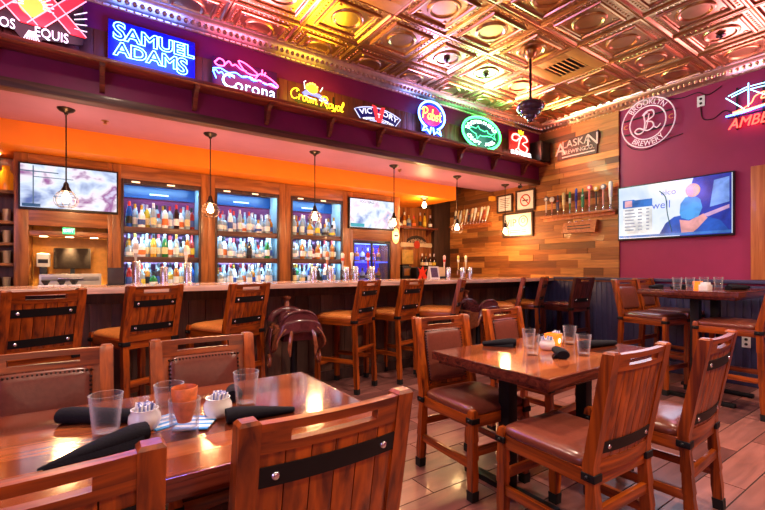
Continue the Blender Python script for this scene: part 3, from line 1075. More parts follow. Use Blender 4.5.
obj('candle_cup', mb, M['amber_wax'], t, ang=50)
def cube_candle(label, x, y, z, s=1.0):
    t = thing('candle_holder', label, 'candle', (x, y, z), R(10))
    mb = MB()
    mb.rings([[(-0.034 * s, -0.034 * s, 0), (0.034 * s, -0.034 * s, 0), (0.034 * s, 0.034 * s, 0), (-0.034 * s, 0.034 * s, 0)],
              [(-0.04 * s, -0.04 * s, 0.085 * s), (0.04 * s, -0.04 * s, 0.085 * s), (0.04 * s, 0.04 * s, 0.085 * s), (-0.04 * s, 0.04 * s, 0.085 * s)],
              [(-0.035 * s, -0.035 * s, 0.085 * s), (0.035 * s, -0.035 * s, 0.085 * s), (0.035 * s, 0.035 * s, 0.085 * s), (-0.035 * s, 0.035 * s, 0.085 * s)],
              [(-0.03 * s, -0.03 * s, 0.03 * s), (0.03 * s, -0.03 * s, 0.03 * s), (0.03 * s, 0.03 * s, 0.03 * s), (-0.03 * s, 0.03 * s, 0.03 * s)]])
    obj('cup', mb, M['amber_lit'], t)
    mb = MB(); mb.sphere((0, -0.04 * s, 0.045 * s), 0.012 * s, 8, 6, (0.7, 0.25, 1.3))
    obj('flame', mb, M['flame'], t)
cube_candle('glowing orange square candle holder with a flame on the right table', 2.49, 1.63, 0.76, 1.05)
cube_candle('glowing orange candle holder on the high table by the wall', 4.98, 1.66, 1.07, 0.9)
ht = [(4.66, 1.72), (4.79, 1.66), (5.14, 1.66), (5.21, 1.56)]
for (x, y), lab in zip(ht, ['leftmost tumbler on the high table', 'second tumbler from the left on the high table', 'tumbler just right of the candle on the high table', 'rightmost tumbler on the high table, far from the candle']):
    tumbler(lab, x, y, 1.07, 0.12, 0.042, 'tumblers on the high table')
napkin('black rolled napkin at the left back of the high table', (4.80, 1.92), (4.66, 1.96), 1.07, 0.034, 0.02)
napkin('black rolled napkin between the two left tumblers of the high table', (4.86, 1.72), (4.78, 1.82), 1.07, 0.034, 0.02)
napkin('black rolled napkin at the near right of the high table', (4.93, 1.40), (5.18, 1.34), 1.07, 0.034, 0.026)
napkin('black rolled napkin at the far right of the high table', (5.36, 1.52), (5.52, 1.40), 1.07, 0.034, 0.02)
t = thing('packet_caddy', 'small white packet caddy on the high table, left of its candle', 'caddy', (4.84, 1.55, 1.07))
mb = MB(); mb.box(-0.065, 0.065, -0.035, 0.035, 0, 0.012, 0.003)
for q in ((-0.065, 0.065, -0.035, -0.029), (-0.065, 0.065, 0.029, 0.035), (-0.065, -0.059, -0.029, 0.029), (0.059, 0.065, -0.029, 0.029)):
    mb.box(*q, 0.01, 0.05, 0.002)
obj('tray', mb, M['white'], t)
mb = MB()
for k in range(6):
    mb.box(-0.05 + 0.018 * k, -0.038 + 0.018 * k, -0.025, 0.025, 0.012, 0.072)
o = obj('packets', mb, M['paper'], t)
o['kind'] = 'stuff'

# ------------------------------------------------------------------ lettering
FONT_CACHE = {}
def text_mesh(s, size, ext=0.004, outline=0, res=3, space=1.0):
    cu = bpy.data.curves.new('t', 'FONT')
    cu.body = s
    cu.size = size
    cu.align_x = 'CENTER'
    cu.align_y = 'CENTER'
    cu.space_character = space
    cu.resolution_u = res
    if outline:
        cu.fill_mode = 'NONE'
        cu.bevel_depth = outline
        cu.bevel_resolution = 1
        cu.offset = 0.004 if size > 0.12 else 0.0
    else:
        cu.extrude = ext
    ob = bpy.data.objects.new('t', cu)
    COL.objects.link(ob)
    dg = bpy.context.evaluated_depsgraph_get()
    dg.update()
    me = bpy.data.meshes.new_from_object(ob.evaluated_get(dg))
    bpy.data.objects.remove(ob)
    bpy.data.curves.remove(cu)
    return me
def letters(name, s, size, mat, parent, at=(0, 0, 0), ext=0.004, outline=0, warp=None, rot=0, sx=1.0, space=1.0, shear=0.0):
    me = text_mesh(s, size, ext, outline, space=space)
    c, si = math.cos(rot), math.sin(rot)
    def fn(x, y, z):
        x *= sx
        x += shear * y
        if warp:
            x, y = warp(x, y)
        return (at[0] + c * x - si * y, at[1] + si * x + c * y, at[2] + z)
    mb = MB(); mb.add_mesh(me, fn)
    bpy.data.meshes.remove(me)
    return obj(name, mb, mat, parent, ang=50)
def arc(rad, a0=0, up=True):
    """bend a line of text around a circle of radius rad"""
    def f(x, y):
        if up:
            a = PI / 2 + a0 - x / rad
            return ((rad + y) * math.cos(a), (rad + y) * math.sin(a))
        a = -PI / 2 + a0 + x / rad
        return ((rad - y) * math.cos(a), (rad - y) * math.sin(a))
    return f
def spline(pts, n=6, closed=False):
    P = [Vector((p[0], p[1], p[2] if len(p) > 2 else 0)) for p in pts]
    out = []
    m = len(P)
    for i in range(m if closed else m - 1):
        if closed:
            p0, p1, p2, p3 = P[i - 1], P[i], P[(i + 1) % m], P[(i + 2) % m]
        else:
            p0, p1, p2, p3 = P[max(i - 1, 0)], P[i], P[i + 1], P[min(i + 2, m - 1)]
        for k in range(n):
            t = k / n
            out.append(0.5 * ((2 * p1) + (p2 - p0) * t + (2 * p0 - 5 * p1 + 4 * p2 - p3) * t * t + (3 * p1 - p0 - 3 * p2 + p3) * t ** 3))
    if not closed:
        out.append(P[-1])
    return out
# single-stroke script glyphs on a 1-high grid: (advance, strokes)
GL = {
 'C': (0.85, [[(0.85, 0.85), (0.65, 1.0), (0.3, 0.9), (0.08, 0.5), (0.25, 0.05), (0.55, 0.0), (0.8, 0.15)], [(0.65, 1.0), (0.7, 0.8), (0.58, 0.75)]]),
 'R': (0.85, [[(0.2, 0.95), (0.22, 0.5), (0.1, 0.0)], [(0.0, 0.8), (0.2, 1.0), (0.6, 1.02), (0.75, 0.78), (0.55, 0.55), (0.28, 0.5), (0.5, 0.35), (0.85, -0.12)]]),
 'P': (0.72, [[(0.25, 0.95), (0.22, 0.5), (0.18, 0.0)], [(0.02, 0.75), (0.2, 1.0), (0.55, 1.0), (0.7, 0.75), (0.5, 0.5), (0.25, 0.45)]]),
 'a': (0.5, [[(0.42, 0.45), (0.2, 0.5), (0.06, 0.25), (0.18, 0.0), (0.38, 0.15), (0.42, 0.45), (0.42, 0.1), (0.54, 0.05)]]),
 'b': (0.46, [[(0.1, 1.0), (0.08, 0.5), (0.1, 0.05), (0.3, 0.0), (0.42, 0.25), (0.3, 0.48), (0.1, 0.35)]]),
 's': (0.4, [[(0.36, 0.45), (0.18, 0.5), (0.12, 0.35), (0.32, 0.2), (0.25, 0.0), (0.04, 0.05)]]),
 't': (0.38, [[(0.2, 0.85), (0.18, 0.3), (0.24, 0.02), (0.38, 0.08)], [(0.05, 0.55), (0.36, 0.58)]]),
 'r': (0.4, [[(0.06, 0.4), (0.12, 0.48), (0.1, 0.0)], [(0.1, 0.25), (0.22, 0.48), (0.38, 0.42)]]),
 'o': (0.5, [[(0.25, 0.5), (0.08, 0.3), (0.2, 0.0), (0.4, 0.1), (0.44, 0.35), (0.28, 0.5), (0.5, 0.45)]]),
 'w': (0.64, [[(0.06, 0.48), (0.12, 0.05), (0.3, 0.05), (0.34, 0.42), (0.38, 0.05), (0.54, 0.08), (0.6, 0.48)]]),
 'n': (0.54, [[(0.06, 0.45), (0.1, 0.0)], [(0.1, 0.25), (0.25, 0.48), (0.4, 0.35), (0.4, 0.02), (0.54, 0.05)]]),
 'y': (0.5, [[(0.06, 0.48), (0.12, 0.12), (0.36, 0.1), (0.42, 0.48), (0.4, -0.1), (0.2, -0.42), (0.05, -0.25), (0.45, 0.08)]]),
 'l': (0.34, [[(0.05, 0.15), (0.28, 0.75), (0.2, 1.0), (0.1, 0.7), (0.14, 0.05), (0.34, 0.1)]]),
}
def script(mb, s, h, at, r, shear=0.2, slope=0.0, dz=0.012):
    x = 0
    w = sum(GL[c][0] if c != ' ' else 0.3 for c in s) * h
    for c in s:
        if c == ' ':
            x += 0.3
            continue
        adv, st = GL[c]
        for q in st:
            pts = []
            for p in spline(q, 4):
                X = (x + p.x) * h + shear * p.y * h - w / 2
                pts.append((at[0] + X, at[1] + p.y * h + slope * X, dz))
            mb.tube(pts, r, 6)
        x += adv
    return mb
def circ(rx, ry, n=36, at=(0, 0), z=0.012, a0=0, a1=2 * PI):
    full = abs(a1 - a0 - 2 * PI) < 1e-6
    return [(at[0] + rx * math.cos(a0 + (a1 - a0) * k / (n if full else n - 1)), at[1] + ry * math.sin(a0 + (a1 - a0) * k / (n if full else n - 1)), z) for k in range(n)]

NW = 9.0
N_WHITE = glow('white_neon_tube', srgb(225, 238, 255), 5)
N_BLUE = glow('blue_neon_tube', (0.04, 0.18, 1.0), 16)
N_ICE = glow('ice_blue_neon_tube', (0.10, 0.32, 1.0), 12)
N_PINK = glow('pink_neon_tube', (1.0, 0.07, 0.28), 7)
N_RED = glow('red_neon_tube', (1.0, 0.05, 0.06), 6)
N_YEL = glow('yellow_neon_tube', (1.0, 0.66, 0.02), 3)
N_GREEN = glow('green_neon_tube', (0.05, 1.0, 0.16), 7)
N_AMB = glow('warm_orange_neon', (1.0, 0.45, 0.1), 3)
BOARD = plain('dark_sign_board', srgb(22, 22, 34), 0.35, noise=0.1)
BLUE_BOARD = plain('blue_sign_board', srgb(8, 22, 150), 0.4, noise=0.1)
RED_GLOW_BOARD = plain('red_glow_sheet', srgb(130, 14, 26), 0.4, noise=0.1, emis=srgb(200, 14, 24), estr=0.12)  # reddish glow put into colour and emission
FX = (1, 0, 0); FN = (0, -1, 0)
G4 = 'beer signs standing on the fascia ledge'
def sign(name, label, x, z, group=G4, y=3.97):
    return framed(name, label, 'neon sign', (x, y, z), FX, FN, group)
LZ = 2.90
# 1: red double X with white lettering (left edge)
t = sign('neon_sign', 'neon sign with red crossed letters and white words, cut by the top left corner', -0.36, LZ)
mb = MB()
mb.poly([(-0.46, 0.09), (-0.1, 0.09), (-0.03, 0.0), (0.03, 0.0), (0.06, 0.06), (0.30, 0.09), (0.32, 0.2), (0.30, 0.46), (-0.46, 0.46)], -0.012, 0.0)
obj('board', mb, BOARD, t)
for cx in (-0.14, 0.15):
    mb = MB()
    for s in (-1, 1):
        a, b_ = 0.125, 0.14
        q = [(cx - s * a - 0.045, 0.29 - b_), (cx - s * a + 0.045, 0.29 - b_), (cx + s * a + 0.045, 0.29 + b_), (cx + s * a - 0.045, 0.29 + b_)]
        if s < 0:
            q = list(reversed(q))
        mb.poly(q, 0.004 + 0.002 * s, 0.014 + 0.002 * s)
    obj('red_cross_panel', mb, glow('lit_red_panel', (0.9, 0.02, 0.04), 1.6), t)
    mb = MB()
    for s in (-1, 1):
        for d in (-0.05, 0.05):
            mb.tube([(cx - s * 0.125 + d, 0.15, 0.02), (cx + s * 0.125 + d, 0.43, 0.02)], 0.0045, 6)
    obj('tube', mb, glow('pale_red_neon', (1.0, 0.30, 0.35), 1.6), t)
mb = MB(); mb.lathe([(0, 0.004), (0.085, 0.004), (0.085, 0.014), (0, 0.014)], (0.01, 0.29, 0), 28)
obj('gold_disc', mb, glow('lit_gold_panel', (1.0, 0.38, 0.06), 1.5), t)
RAYM = glow('pale_ray_tubes', (0.9, 0.75, 0.85), 1.2)
for k in range(14):
    mb = MB()
    a = -PI * 0.05 + PI * 1.1 * k / 13
    mb.tube([(0.01 + 0.055 * math.cos(a), 0.29 + 0.055 * math.sin(a), 0.017), (0.01 + 0.12 * math.cos(a), 0.29 + 0.12 * math.sin(a), 0.017)], 0.004, 5)
    obj('ray', mb, RAYM, t)
for k in range(7):
    a = -PI * 0.5 + (k - 3) * 0.16
    mb = MB()
    mb.tube([(0.0 + 0.03 * math.cos(a), 0.12 + 0.02 * math.sin(a), 0.01), (0.0 + 0.1 * math.cos(a), 0.12 + 0.1 * math.sin(a), 0.01)], 0.004, 5)
    obj('ray', mb, RAYM, t)
for k in range(4):
    mb = MB()
    mb.tube([(0.25, 0.2 + 0.035 * k, 0.01), (0.33, 0.2 + 0.05 * k, 0.01)], 0.0035, 5)
    obj('ray', mb, RAYM, t)
WLT = glow('white_letters', (0.85, 0.8, 1.0), 1.5)
letters('lettering', 'DOS', 0.10, WLT, t, (-0.16, 0.115, 0.01), 0.003, sx=0.70)
letters('lettering', 'EQUIS', 0.10, WLT, t, (0.115, 0.105, 0.01), 0.003, sx=0.74)
# 2: two-line blue white sign
t = sign('neon_sign', 'blazing blue-white neon sign with two lines of outlined capitals', 0.425, LZ)
mb = MB(); mb.box(-0.32, 0.32, 0.0, 0.36, -0.012, 0.0, 0.003)
obj('board', mb, BLUE_BOARD, t)
letters('lettering', 'S', 0.19, N_ICE, t, (-0.245, 0.265, 0.014), outline=0.0034)
letters('lettering', 'AMUEL', 0.145, N_ICE, t, (0.05, 0.255, 0.014), outline=0.0034, sx=1.12)
letters('lettering', 'ADAM', 0.145, N_ICE, t, (-0.05, 0.125, 0.014), outline=0.0034, sx=1.1)
letters('lettering', 'S', 0.19, N_ICE, t, (0.215, 0.11, 0.014), outline=0.0034)
# 3: pink island over pale word
t = sign('neon_sign', 'neon sign with pink outlines over blue waves and a pale glowing word', 1.19, LZ)
mb = MB(); mb.box(-0.30, 0.30, 0.01, 0.29, -0.010, 0.0, 0.003)
obj('board', mb, plain('clear_dark_backing', srgb(70, 20, 66), 0.3), t)
mb = MB()
mb.tube(spline([(-0.27, 0.25), (-0.24, 0.28), (-0.20, 0.265), (-0.20, 0.225), (-0.25, 0.215), (-0.28, 0.235), (-0.27, 0.25)], 5), 0.006, 6)
mb.tube(spline([(-0.20, 0.225, 0.014), (-0.16, 0.27, 0.014), (-0.13, 0.24, 0.014), (-0.10, 0.255, 0.014), (-0.05, 0.225, 0.014), (0.0, 0.22, 0.014)], 5), 0.006, 6)
mb.tube(spline([(-0.06, 0.30, 0.014), (0.0, 0.285, 0.014), (0.10, 0.225, 0.014), (0.07, 0.20, 0.014), (-0.01, 0.215, 0.014), (-0.07, 0.285, 0.014)], 5, True), 0.006, 6, closed=True)
mb.tube(spline([(0.08, 0.17, 0.014), (0.13, 0.23, 0.014), (0.20, 0.22, 0.014), (0.30, 0.165, 0.014), (0.28, 0.135, 0.014), (0.17, 0.155, 0.014), (0.06, 0.165, 0.014)], 5, True), 0.006, 6, closed=True)
mb.tube([(0.145, 0.22, 0.014), (0.15, 0.275, 0.014)], 0.006, 6)
mb.tube([(0.17, 0.22, 0.014), (0.18, 0.255, 0.014)], 0.006, 6)
obj('pink_tubes', mb, N_PINK, t)
mb = MB()
for a, b_, c in ((-0.30, 0.18, 0.10), (-0.30, 0.155, -0.15), (-0.05, 0.165, 0.30)):
    mb.tube(spline([(a + (c - a) * k / 6, b_ + (0.012 if k % 2 else -0.008) - 0.02 * k / 6, 0.012) for k in range(7)], 4), 0.005, 6)
mb.tube([(-0.30, 0.16, 0.01), (-0.27, 0.09, 0.01)], 0.005, 6)
obj('blue_tubes', mb, N_BLUE, t)
N_AQUA = glow('pale_aqua_neon', (0.50, 0.90, 1.0), 2.2)
letters('lettering', 'C', 0.185, N_AQUA, t, (-0.165, 0.085, 0.014), 0.004)
letters('lettering', 'orona', 0.155, N_AQUA, t, (0.085, 0.07, 0.014), 0.004, sx=0.98, space=1.08)

# 4: yellow script with crown and cushion
t = sign('neon_sign', 'neon sign with yellow script below a small crown on a blue cushion', 1.92, LZ)
mb = MB(); script(mb, 'Crown Royal', 0.103, (-0.0, 0.07), 0.0055, 0.15, -0.05)
obj('lettering', mb, N_YEL, t, ang=80)
mb = MB(); mb.sphere((-0.06, 0.225, 0.006), 0.072, 16, 8, (1.0, 0.8, 0.25))
cr = obj('crown', mb, glow('lit_orange_crown', (1.0, 0.3, 0.03), 1.8), t)
mb = MB()
for k in range(5):
    mb.sphere((-0.06 + 0.026 * (k - 2), 0.27 - 0.006 * (k - 2) ** 2, 0.018), 0.013, 8, 5)
obj('crown_pearls', mb, glow('lit_gold_pearls', (1.0, 0.6, 0.1), 2.0), cr)
mb = MB(); mb.poly([(-0.17, 0.16), (-0.13, 0.195), (0.02, 0.185), (0.11, 0.145), (0.13, 0.115), (0.06, 0.125), (0.0, 0.15), (-0.1, 0.155), (-0.13, 0.12)], 0.002, 0.012)
obj('cushion', mb, glow('lit_blue_cushion', (0.08, 0.12, 0.75), 1.2), t)
mb = MB()
for a, b_ in (((-0.14, 0.20), (-0.15, 0.27)), ((-0.15, 0.27), (-0.13, 0.285)), ((0.03, 0.21), (0.06, 0.26)), ((-0.15, 0.13), (-0.02, 0.115)), ((0.02, 0.125), (0.12, 0.105))):
    mb.tube([(*a, 0.012), (*b_, 0.012)], 0.005, 6)
obj('pale_tubes', mb, glow('pale_grey_neon', (0.6, 0.75, 1.0), 1.4), t)
mb = MB()
for x in (-0.2, 0.2):
    mb.box(x - 0.008, x + 0.008, 0, 0.2, -0.02, -0.005)
mb.box(-0.24, 0.24, 0.06, 0.08, -0.016, -0.004)
obj('support', mb, M['black'], t)
# 5: blue banner with red V, glow put into its colours
t = sign('banner_sign', 'small blue winged banner sign with white capitals and a big red V', 2.68, LZ)
t.scale = (1.14, 1.14, 1.14)
t['category'] = 'sign'
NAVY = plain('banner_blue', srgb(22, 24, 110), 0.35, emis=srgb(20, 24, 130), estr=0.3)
RW = 0.62
wv = arc(RW, 0, True)
def band(x0, x1, y0, y1, n=10):
    return [tuple(a + b for a, b in zip(wv(x0 + (x1 - x0) * k / n, y0), (0, -RW + 0.11))) for k in range(n + 1)] + [tuple(a + b for a, b in zip(wv(x1 + (x0 - x1) * k / n, y1), (0, -RW + 0.11))) for k in range(n + 1)]
pts = band(-0.23, 0.23, -0.035, 0.06)
pts[0:0] = []
mb = MB(); mb.poly(pts, 0, 0.012)
obj('banner', mb, NAVY, t)
mb = MB()
mb.tube([(p[0], p[1], 0.012) for p in [*band(-0.26, 0.26, 0.062, 0.062)[:11], *band(-0.22, 0.22, -0.07, -0.07)[11:]]], 0.005, 6, closed=True)
obj('border', mb, glow('lit_white_border', (0.6, 0.65, 1.0), 1.2), t)
WL = glow('lit_white_letters', (0.85, 0.85, 1.0), 1.3)
letters('lettering', 'VIC', 0.075, WL, t, (0, -RW + 0.115, 0.014), 0.002, warp=lambda x, y: wv(x * 1.25 - 0.145, y + 0.015))
letters('lettering', 'ORY', 0.075, WL, t, (0, -RW + 0.115, 0.014), 0.002, warp=lambda x, y: wv(x * 1.25 + 0.14, y + 0.015))
letters('lettering', 'BREWING', 0.036, WL, t, (0, -RW + 0.11, 0.014), 0.002, warp=lambda x, y: wv(x * 0.95 - 0.125, y - 0.05))
letters('lettering', 'COMPANY', 0.036, WL, t, (0, -RW + 0.11, 0.014), 0.002, warp=lambda x, y: wv(x * 0.95 + 0.125, y - 0.05))
mb = MB(); mb.poly([(-0.075, 0.19), (-0.03, 0.18), (0.0, 0.10), (0.03, 0.18), (0.075, 0.19), (0.03, 0.03), (-0.02, 0.03)], 0.01, 0.022)
o = obj('red_letter', mb, glow('lit_red_letter', (0.9, 0.03, 0.04), 1.4), t)
letters('small_letter', 'T', 0.06, WL, o, (0.0, 0.09, 0.024), 0.002)
mb = MB(); mb.box(-0.13, 0.13, 0.0, 0.025, -0.03, 0.03, 0.004); mb.box(-0.06, 0.06, 0.02, 0.05, -0.02, -0.002)
obj('stand', mb, M['black'], t)
# 6: rosette with red centre and ribbon tails
t = sign('neon_sign', 'rosette neon sign, white-blue ring round a red centre with yellow script', 3.49, LZ + 0.045)
t.scale = (1.15, 1.15, 1.15)
mb = MB(); mb.lathe([(0, 0), (0.175, 0), (0.175, 0.006), (0, 0.006)], (0, 0.205, -0.008), 32, sy=0.8)
mb.poly([(-0.14, 0.12), (0.14, 0.12), (0.12, 0.0), (0.03, 0.03), (-0.04, 0.0), (-0.14, 0.04)], -0.012, -0.006)
obj('board', mb, BLUE_BOARD, t)
mb = MB(); mb.lathe([(0, 0), (0.135, 0), (0.135, 0.006), (0, 0.006)], (0, 0.205, 0.0), 32, sy=0.8)
obj('red_disc', mb, glow('lit_red_disc', (0.85, 0.02, 0.06), 1.3), t)
mb = MB()
mb.tube(circ(0.185, 0.15, 40, (0, 0.205), 0.012, -PI * 0.36, PI * 1.36), 0.0095, 8)
mb.tube([(-0.10, 0.085, 0.012), (-0.135, 0.02, 0.012), (-0.07, 0.045, 0.012), (-0.03, 0.005, 0.012), (-0.015, 0.075, 0.012)], 0.008, 6)
mb.tube([(0.10, 0.085, 0.012), (0.13, 0.01, 0.012), (0.07, 0.04, 0.012), (0.03, 0.005, 0.012), (0.015, 0.075, 0.012)], 0.008, 6)
obj('ring_tube', mb, N_ICE, t)
mb = MB(); script(mb, 'Pabst', 0.115, (-0.01, 0.16), 0.007, 0.1)
obj('lettering', mb, glow('yellow_script_neon', (1.0, 0.55, 0.06), 3.0), t, ang=80)
# 7: green oval with fish
t = sign('neon_sign', 'green oval neon sign with white words around a green fish outline', 4.40, LZ)
t.scale = (0.98, 1.1, 1.0)
mb = MB(); mb.lathe([(0, 0), (0.385, 0), (0.385, 0.008), (0, 0.008)], (0, 0.205, -0.010), 40, sy=0.5)
obj('board', mb, plain('dark_green_board', srgb(14, 60, 66), 0.3), t)
mb = MB(); mb.tube(circ(0.39, 0.20, 48, (0, 0.205)), 0.008, 8, closed=True); mb.tube(circ(0.365, 0.183, 48, (0, 0.205)), 0.004, 6, closed=True)
obj('ring_tube', mb, N_GREEN, t)
mb = MB()
fish = [(-0.27, 0.23), (-0.2, 0.255), (-0.12, 0.25), (-0.08, 0.285), (-0.05, 0.25), (0.05, 0.235), (0.10, 0.255), (0.12, 0.225), (0.2, 0.215), (0.27, 0.25), (0.25, 0.20), (0.28, 0.165), (0.19, 0.19), (0.10, 0.185), (0.02, 0.17), (-0.04, 0.175), (-0.10, 0.125), (-0.12, 0.18), (-0.2, 0.20)]
mb.tube([(p[0], p[1], 0.012) for p in fish], 0.005, 6, closed=True)
obj('fish_outline', mb, glow('green_fish_tube', (0.1, 1.0, 0.35), 2.2), t)
PW = glow('white_green_letters', (0.7, 1.0, 0.95), 3.2)
def ell(x, y, s):
    return arc(0.29, 0, s)(x, y)
for word, s, off in (('DOGFISH', True, -0.185), ('HEAD', True, 0.2), ('CRAFT', False, -0.19), ('ALES', False, 0.17)):
    letters('lettering', word, 0.118, PW, t, (0, 0.205, 0.012), 0.003, warp=lambda x, y, s=s, o=off: (lambda q: (q[0] * 1.02, q[1] * 0.47))(arc(0.285, 0, s)(x * 0.92 + o, y)))
# 8: red script letter with gold crown
t = sign('neon_sign', 'red neon sign of a bow-shaped letter with gold crown and white word below', 5.22, LZ + 0.06)
mb = MB(); mb.box(-0.24, 0.24, 0.045, 0.33, -0.014, 0.0, 0.003)
obj('board', mb, RED_GLOW_BOARD, t)  # sheet standing in for the dark red glow behind the letter
mb = MB()
for d in (0, 1):
    q = 0.012 * d
    mb.tube(spline([(0.02 - q, 0.05 + q, 0.014), (-0.04, 0.10, 0.014), (0.02, 0.26, 0.014), (0.10 + q, 0.275 + q, 0.014), (0.16 + q, 0.22, 0.014), (0.05, 0.17, 0.014), (0.16 + q, 0.12, 0.014), (0.12 + q, 0.05 - q * 0.3, 0.014), (0.02, 0.06, 0.014)], 5), 0.0065, 6)
    mb.tube(spline([(0.03, 0.24, 0.014), (-0.06, 0.28 + q, 0.014), (-0.16 - q, 0.26 + q, 0.014), (-0.17 - q, 0.20, 0.014), (-0.08, 0.20 - q, 0.014), (-0.02, 0.24, 0.014), (-0.05, 0.1, 0.014), (-0.10 - q, 0.06, 0.014)], 5), 0.0065, 6)
obj('letter_tube', mb, glow('pale_red_script_tube', (1.0, 0.22, 0.18), 5), t, ang=80)
mb = MB(); mb.poly([(-0.02, 0.30), (-0.04, 0.36), (0.0, 0.335), (0.02, 0.37), (0.045, 0.335), (0.08, 0.36), (0.065, 0.30)], 0.004, 0.016)
obj('crown', mb, glow('lit_gold_crown', (1.0, 0.6, 0.02), 1.8), t)
letters('lettering', 'BUDWEISER', 0.08, glow('white_word_lit', (0.85, 0.95, 1.0), 3), t, (0.02, 0.015, 0.016), 0.003, sx=1.1)
# loudspeaker at the end of the ledge
t = thing('speaker', 'black loudspeaker in the corner at the right end of the sign ledge', 'speaker', (5.68, 3.94, 2.905), 0)
mb = MB(); mb.box(-0.12, 0.12, -0.10, 0.10, 0.0, 0.30, 0.01)
obj('cabinet', mb, M['black'], t)
mb = MB(); mb.box(-0.105, 0.105, -0.108, -0.098, 0.02, 0.28, 0.004)
obj('grille', mb, M['rubber'], t)
# small camera under the fascia corner
t = thing('camera_dome', 'small dark camera hanging below the fascia corner beside the frames', 'camera', (5.55, 4.2, 2.63))
mb = MB(); mb.lathe([(0.04, 0), (0.04, -0.02), (0.012, -0.025), (0.012, -0.05)], seg=14)
obj('mount', mb, M['black'], t)
mb = MB(); mb.tube([(0.0, 0, -0.07), (-0.07, -0.03, -0.085)], 0.026, 12)
obj('barrel', mb, M['black'], t)
# ------------------------------------------------------------------ back bar
CF, CB = 5.35, 5.72           # cabinet face and back
t = thing('back_counter', 'low counter running along the foot of the back bar cabinets', 'counter', (0, CF - 0.2, 0))
mb = MB(); mb.box(XL, 5.40, 0.0, 0.24, 1.03, 1.07, 0.006)
obj('countertop', mb, M['trim_wood'], t)
mb = MB(); mb.box(XL, 5.40, 0.04, 0.20, 0.0, 1.03)
obj('cupboard_front', mb, M['cab_dark'], t)
t['label'] = 'low counter running along the foot of the lit bottle cabinets'
mbx = MB(); mbx.box(4.10, 5.40, 5.40, 6.05, 1.03, 1.07, 0.006)
mbx.box(4.12, 5.38, 5.42, 6.04, 0.0, 1.031)
o = obj('side_counter', mbx, M['trim_wood']); tag(o, 'short counter in the corner under the arched wall sign', 'counter')

ZT = 2.20
LEDB = glow('blue_led_strip', (0.3, 0.6, 1.0), 2)
PUCK = glow('warm_puck_light', (1.0, 0.72, 0.4), 14)
DEEPBLUE = plain('deep_blue_header', srgb(8, 60, 120), 0.3)
def light(name, kind, loc, energy, color, rot=None, size=None, sy=None, radius=None, spread=None):
    l = bpy.data.lights.new(name, kind)
    l.energy = energy
    l.color = color
    if kind == 'AREA':
        l.shape = 'RECTANGLE'
        l.size = size
        l.size_y = sy or size
        if spread:
            l.spread = spread
    elif radius is not None:
        l.shadow_soft_size = radius
    o = bpy.data.objects.new(name, l)
    COL.objects.link(o)
    o.location = loc
    if rot:
        o.rotation_euler = rot
    return o
def aim(o, target):
    d = Vector(target) - o.location
    o.rotation_euler = d.to_track_quat('-Z', 'Y').to_euler()

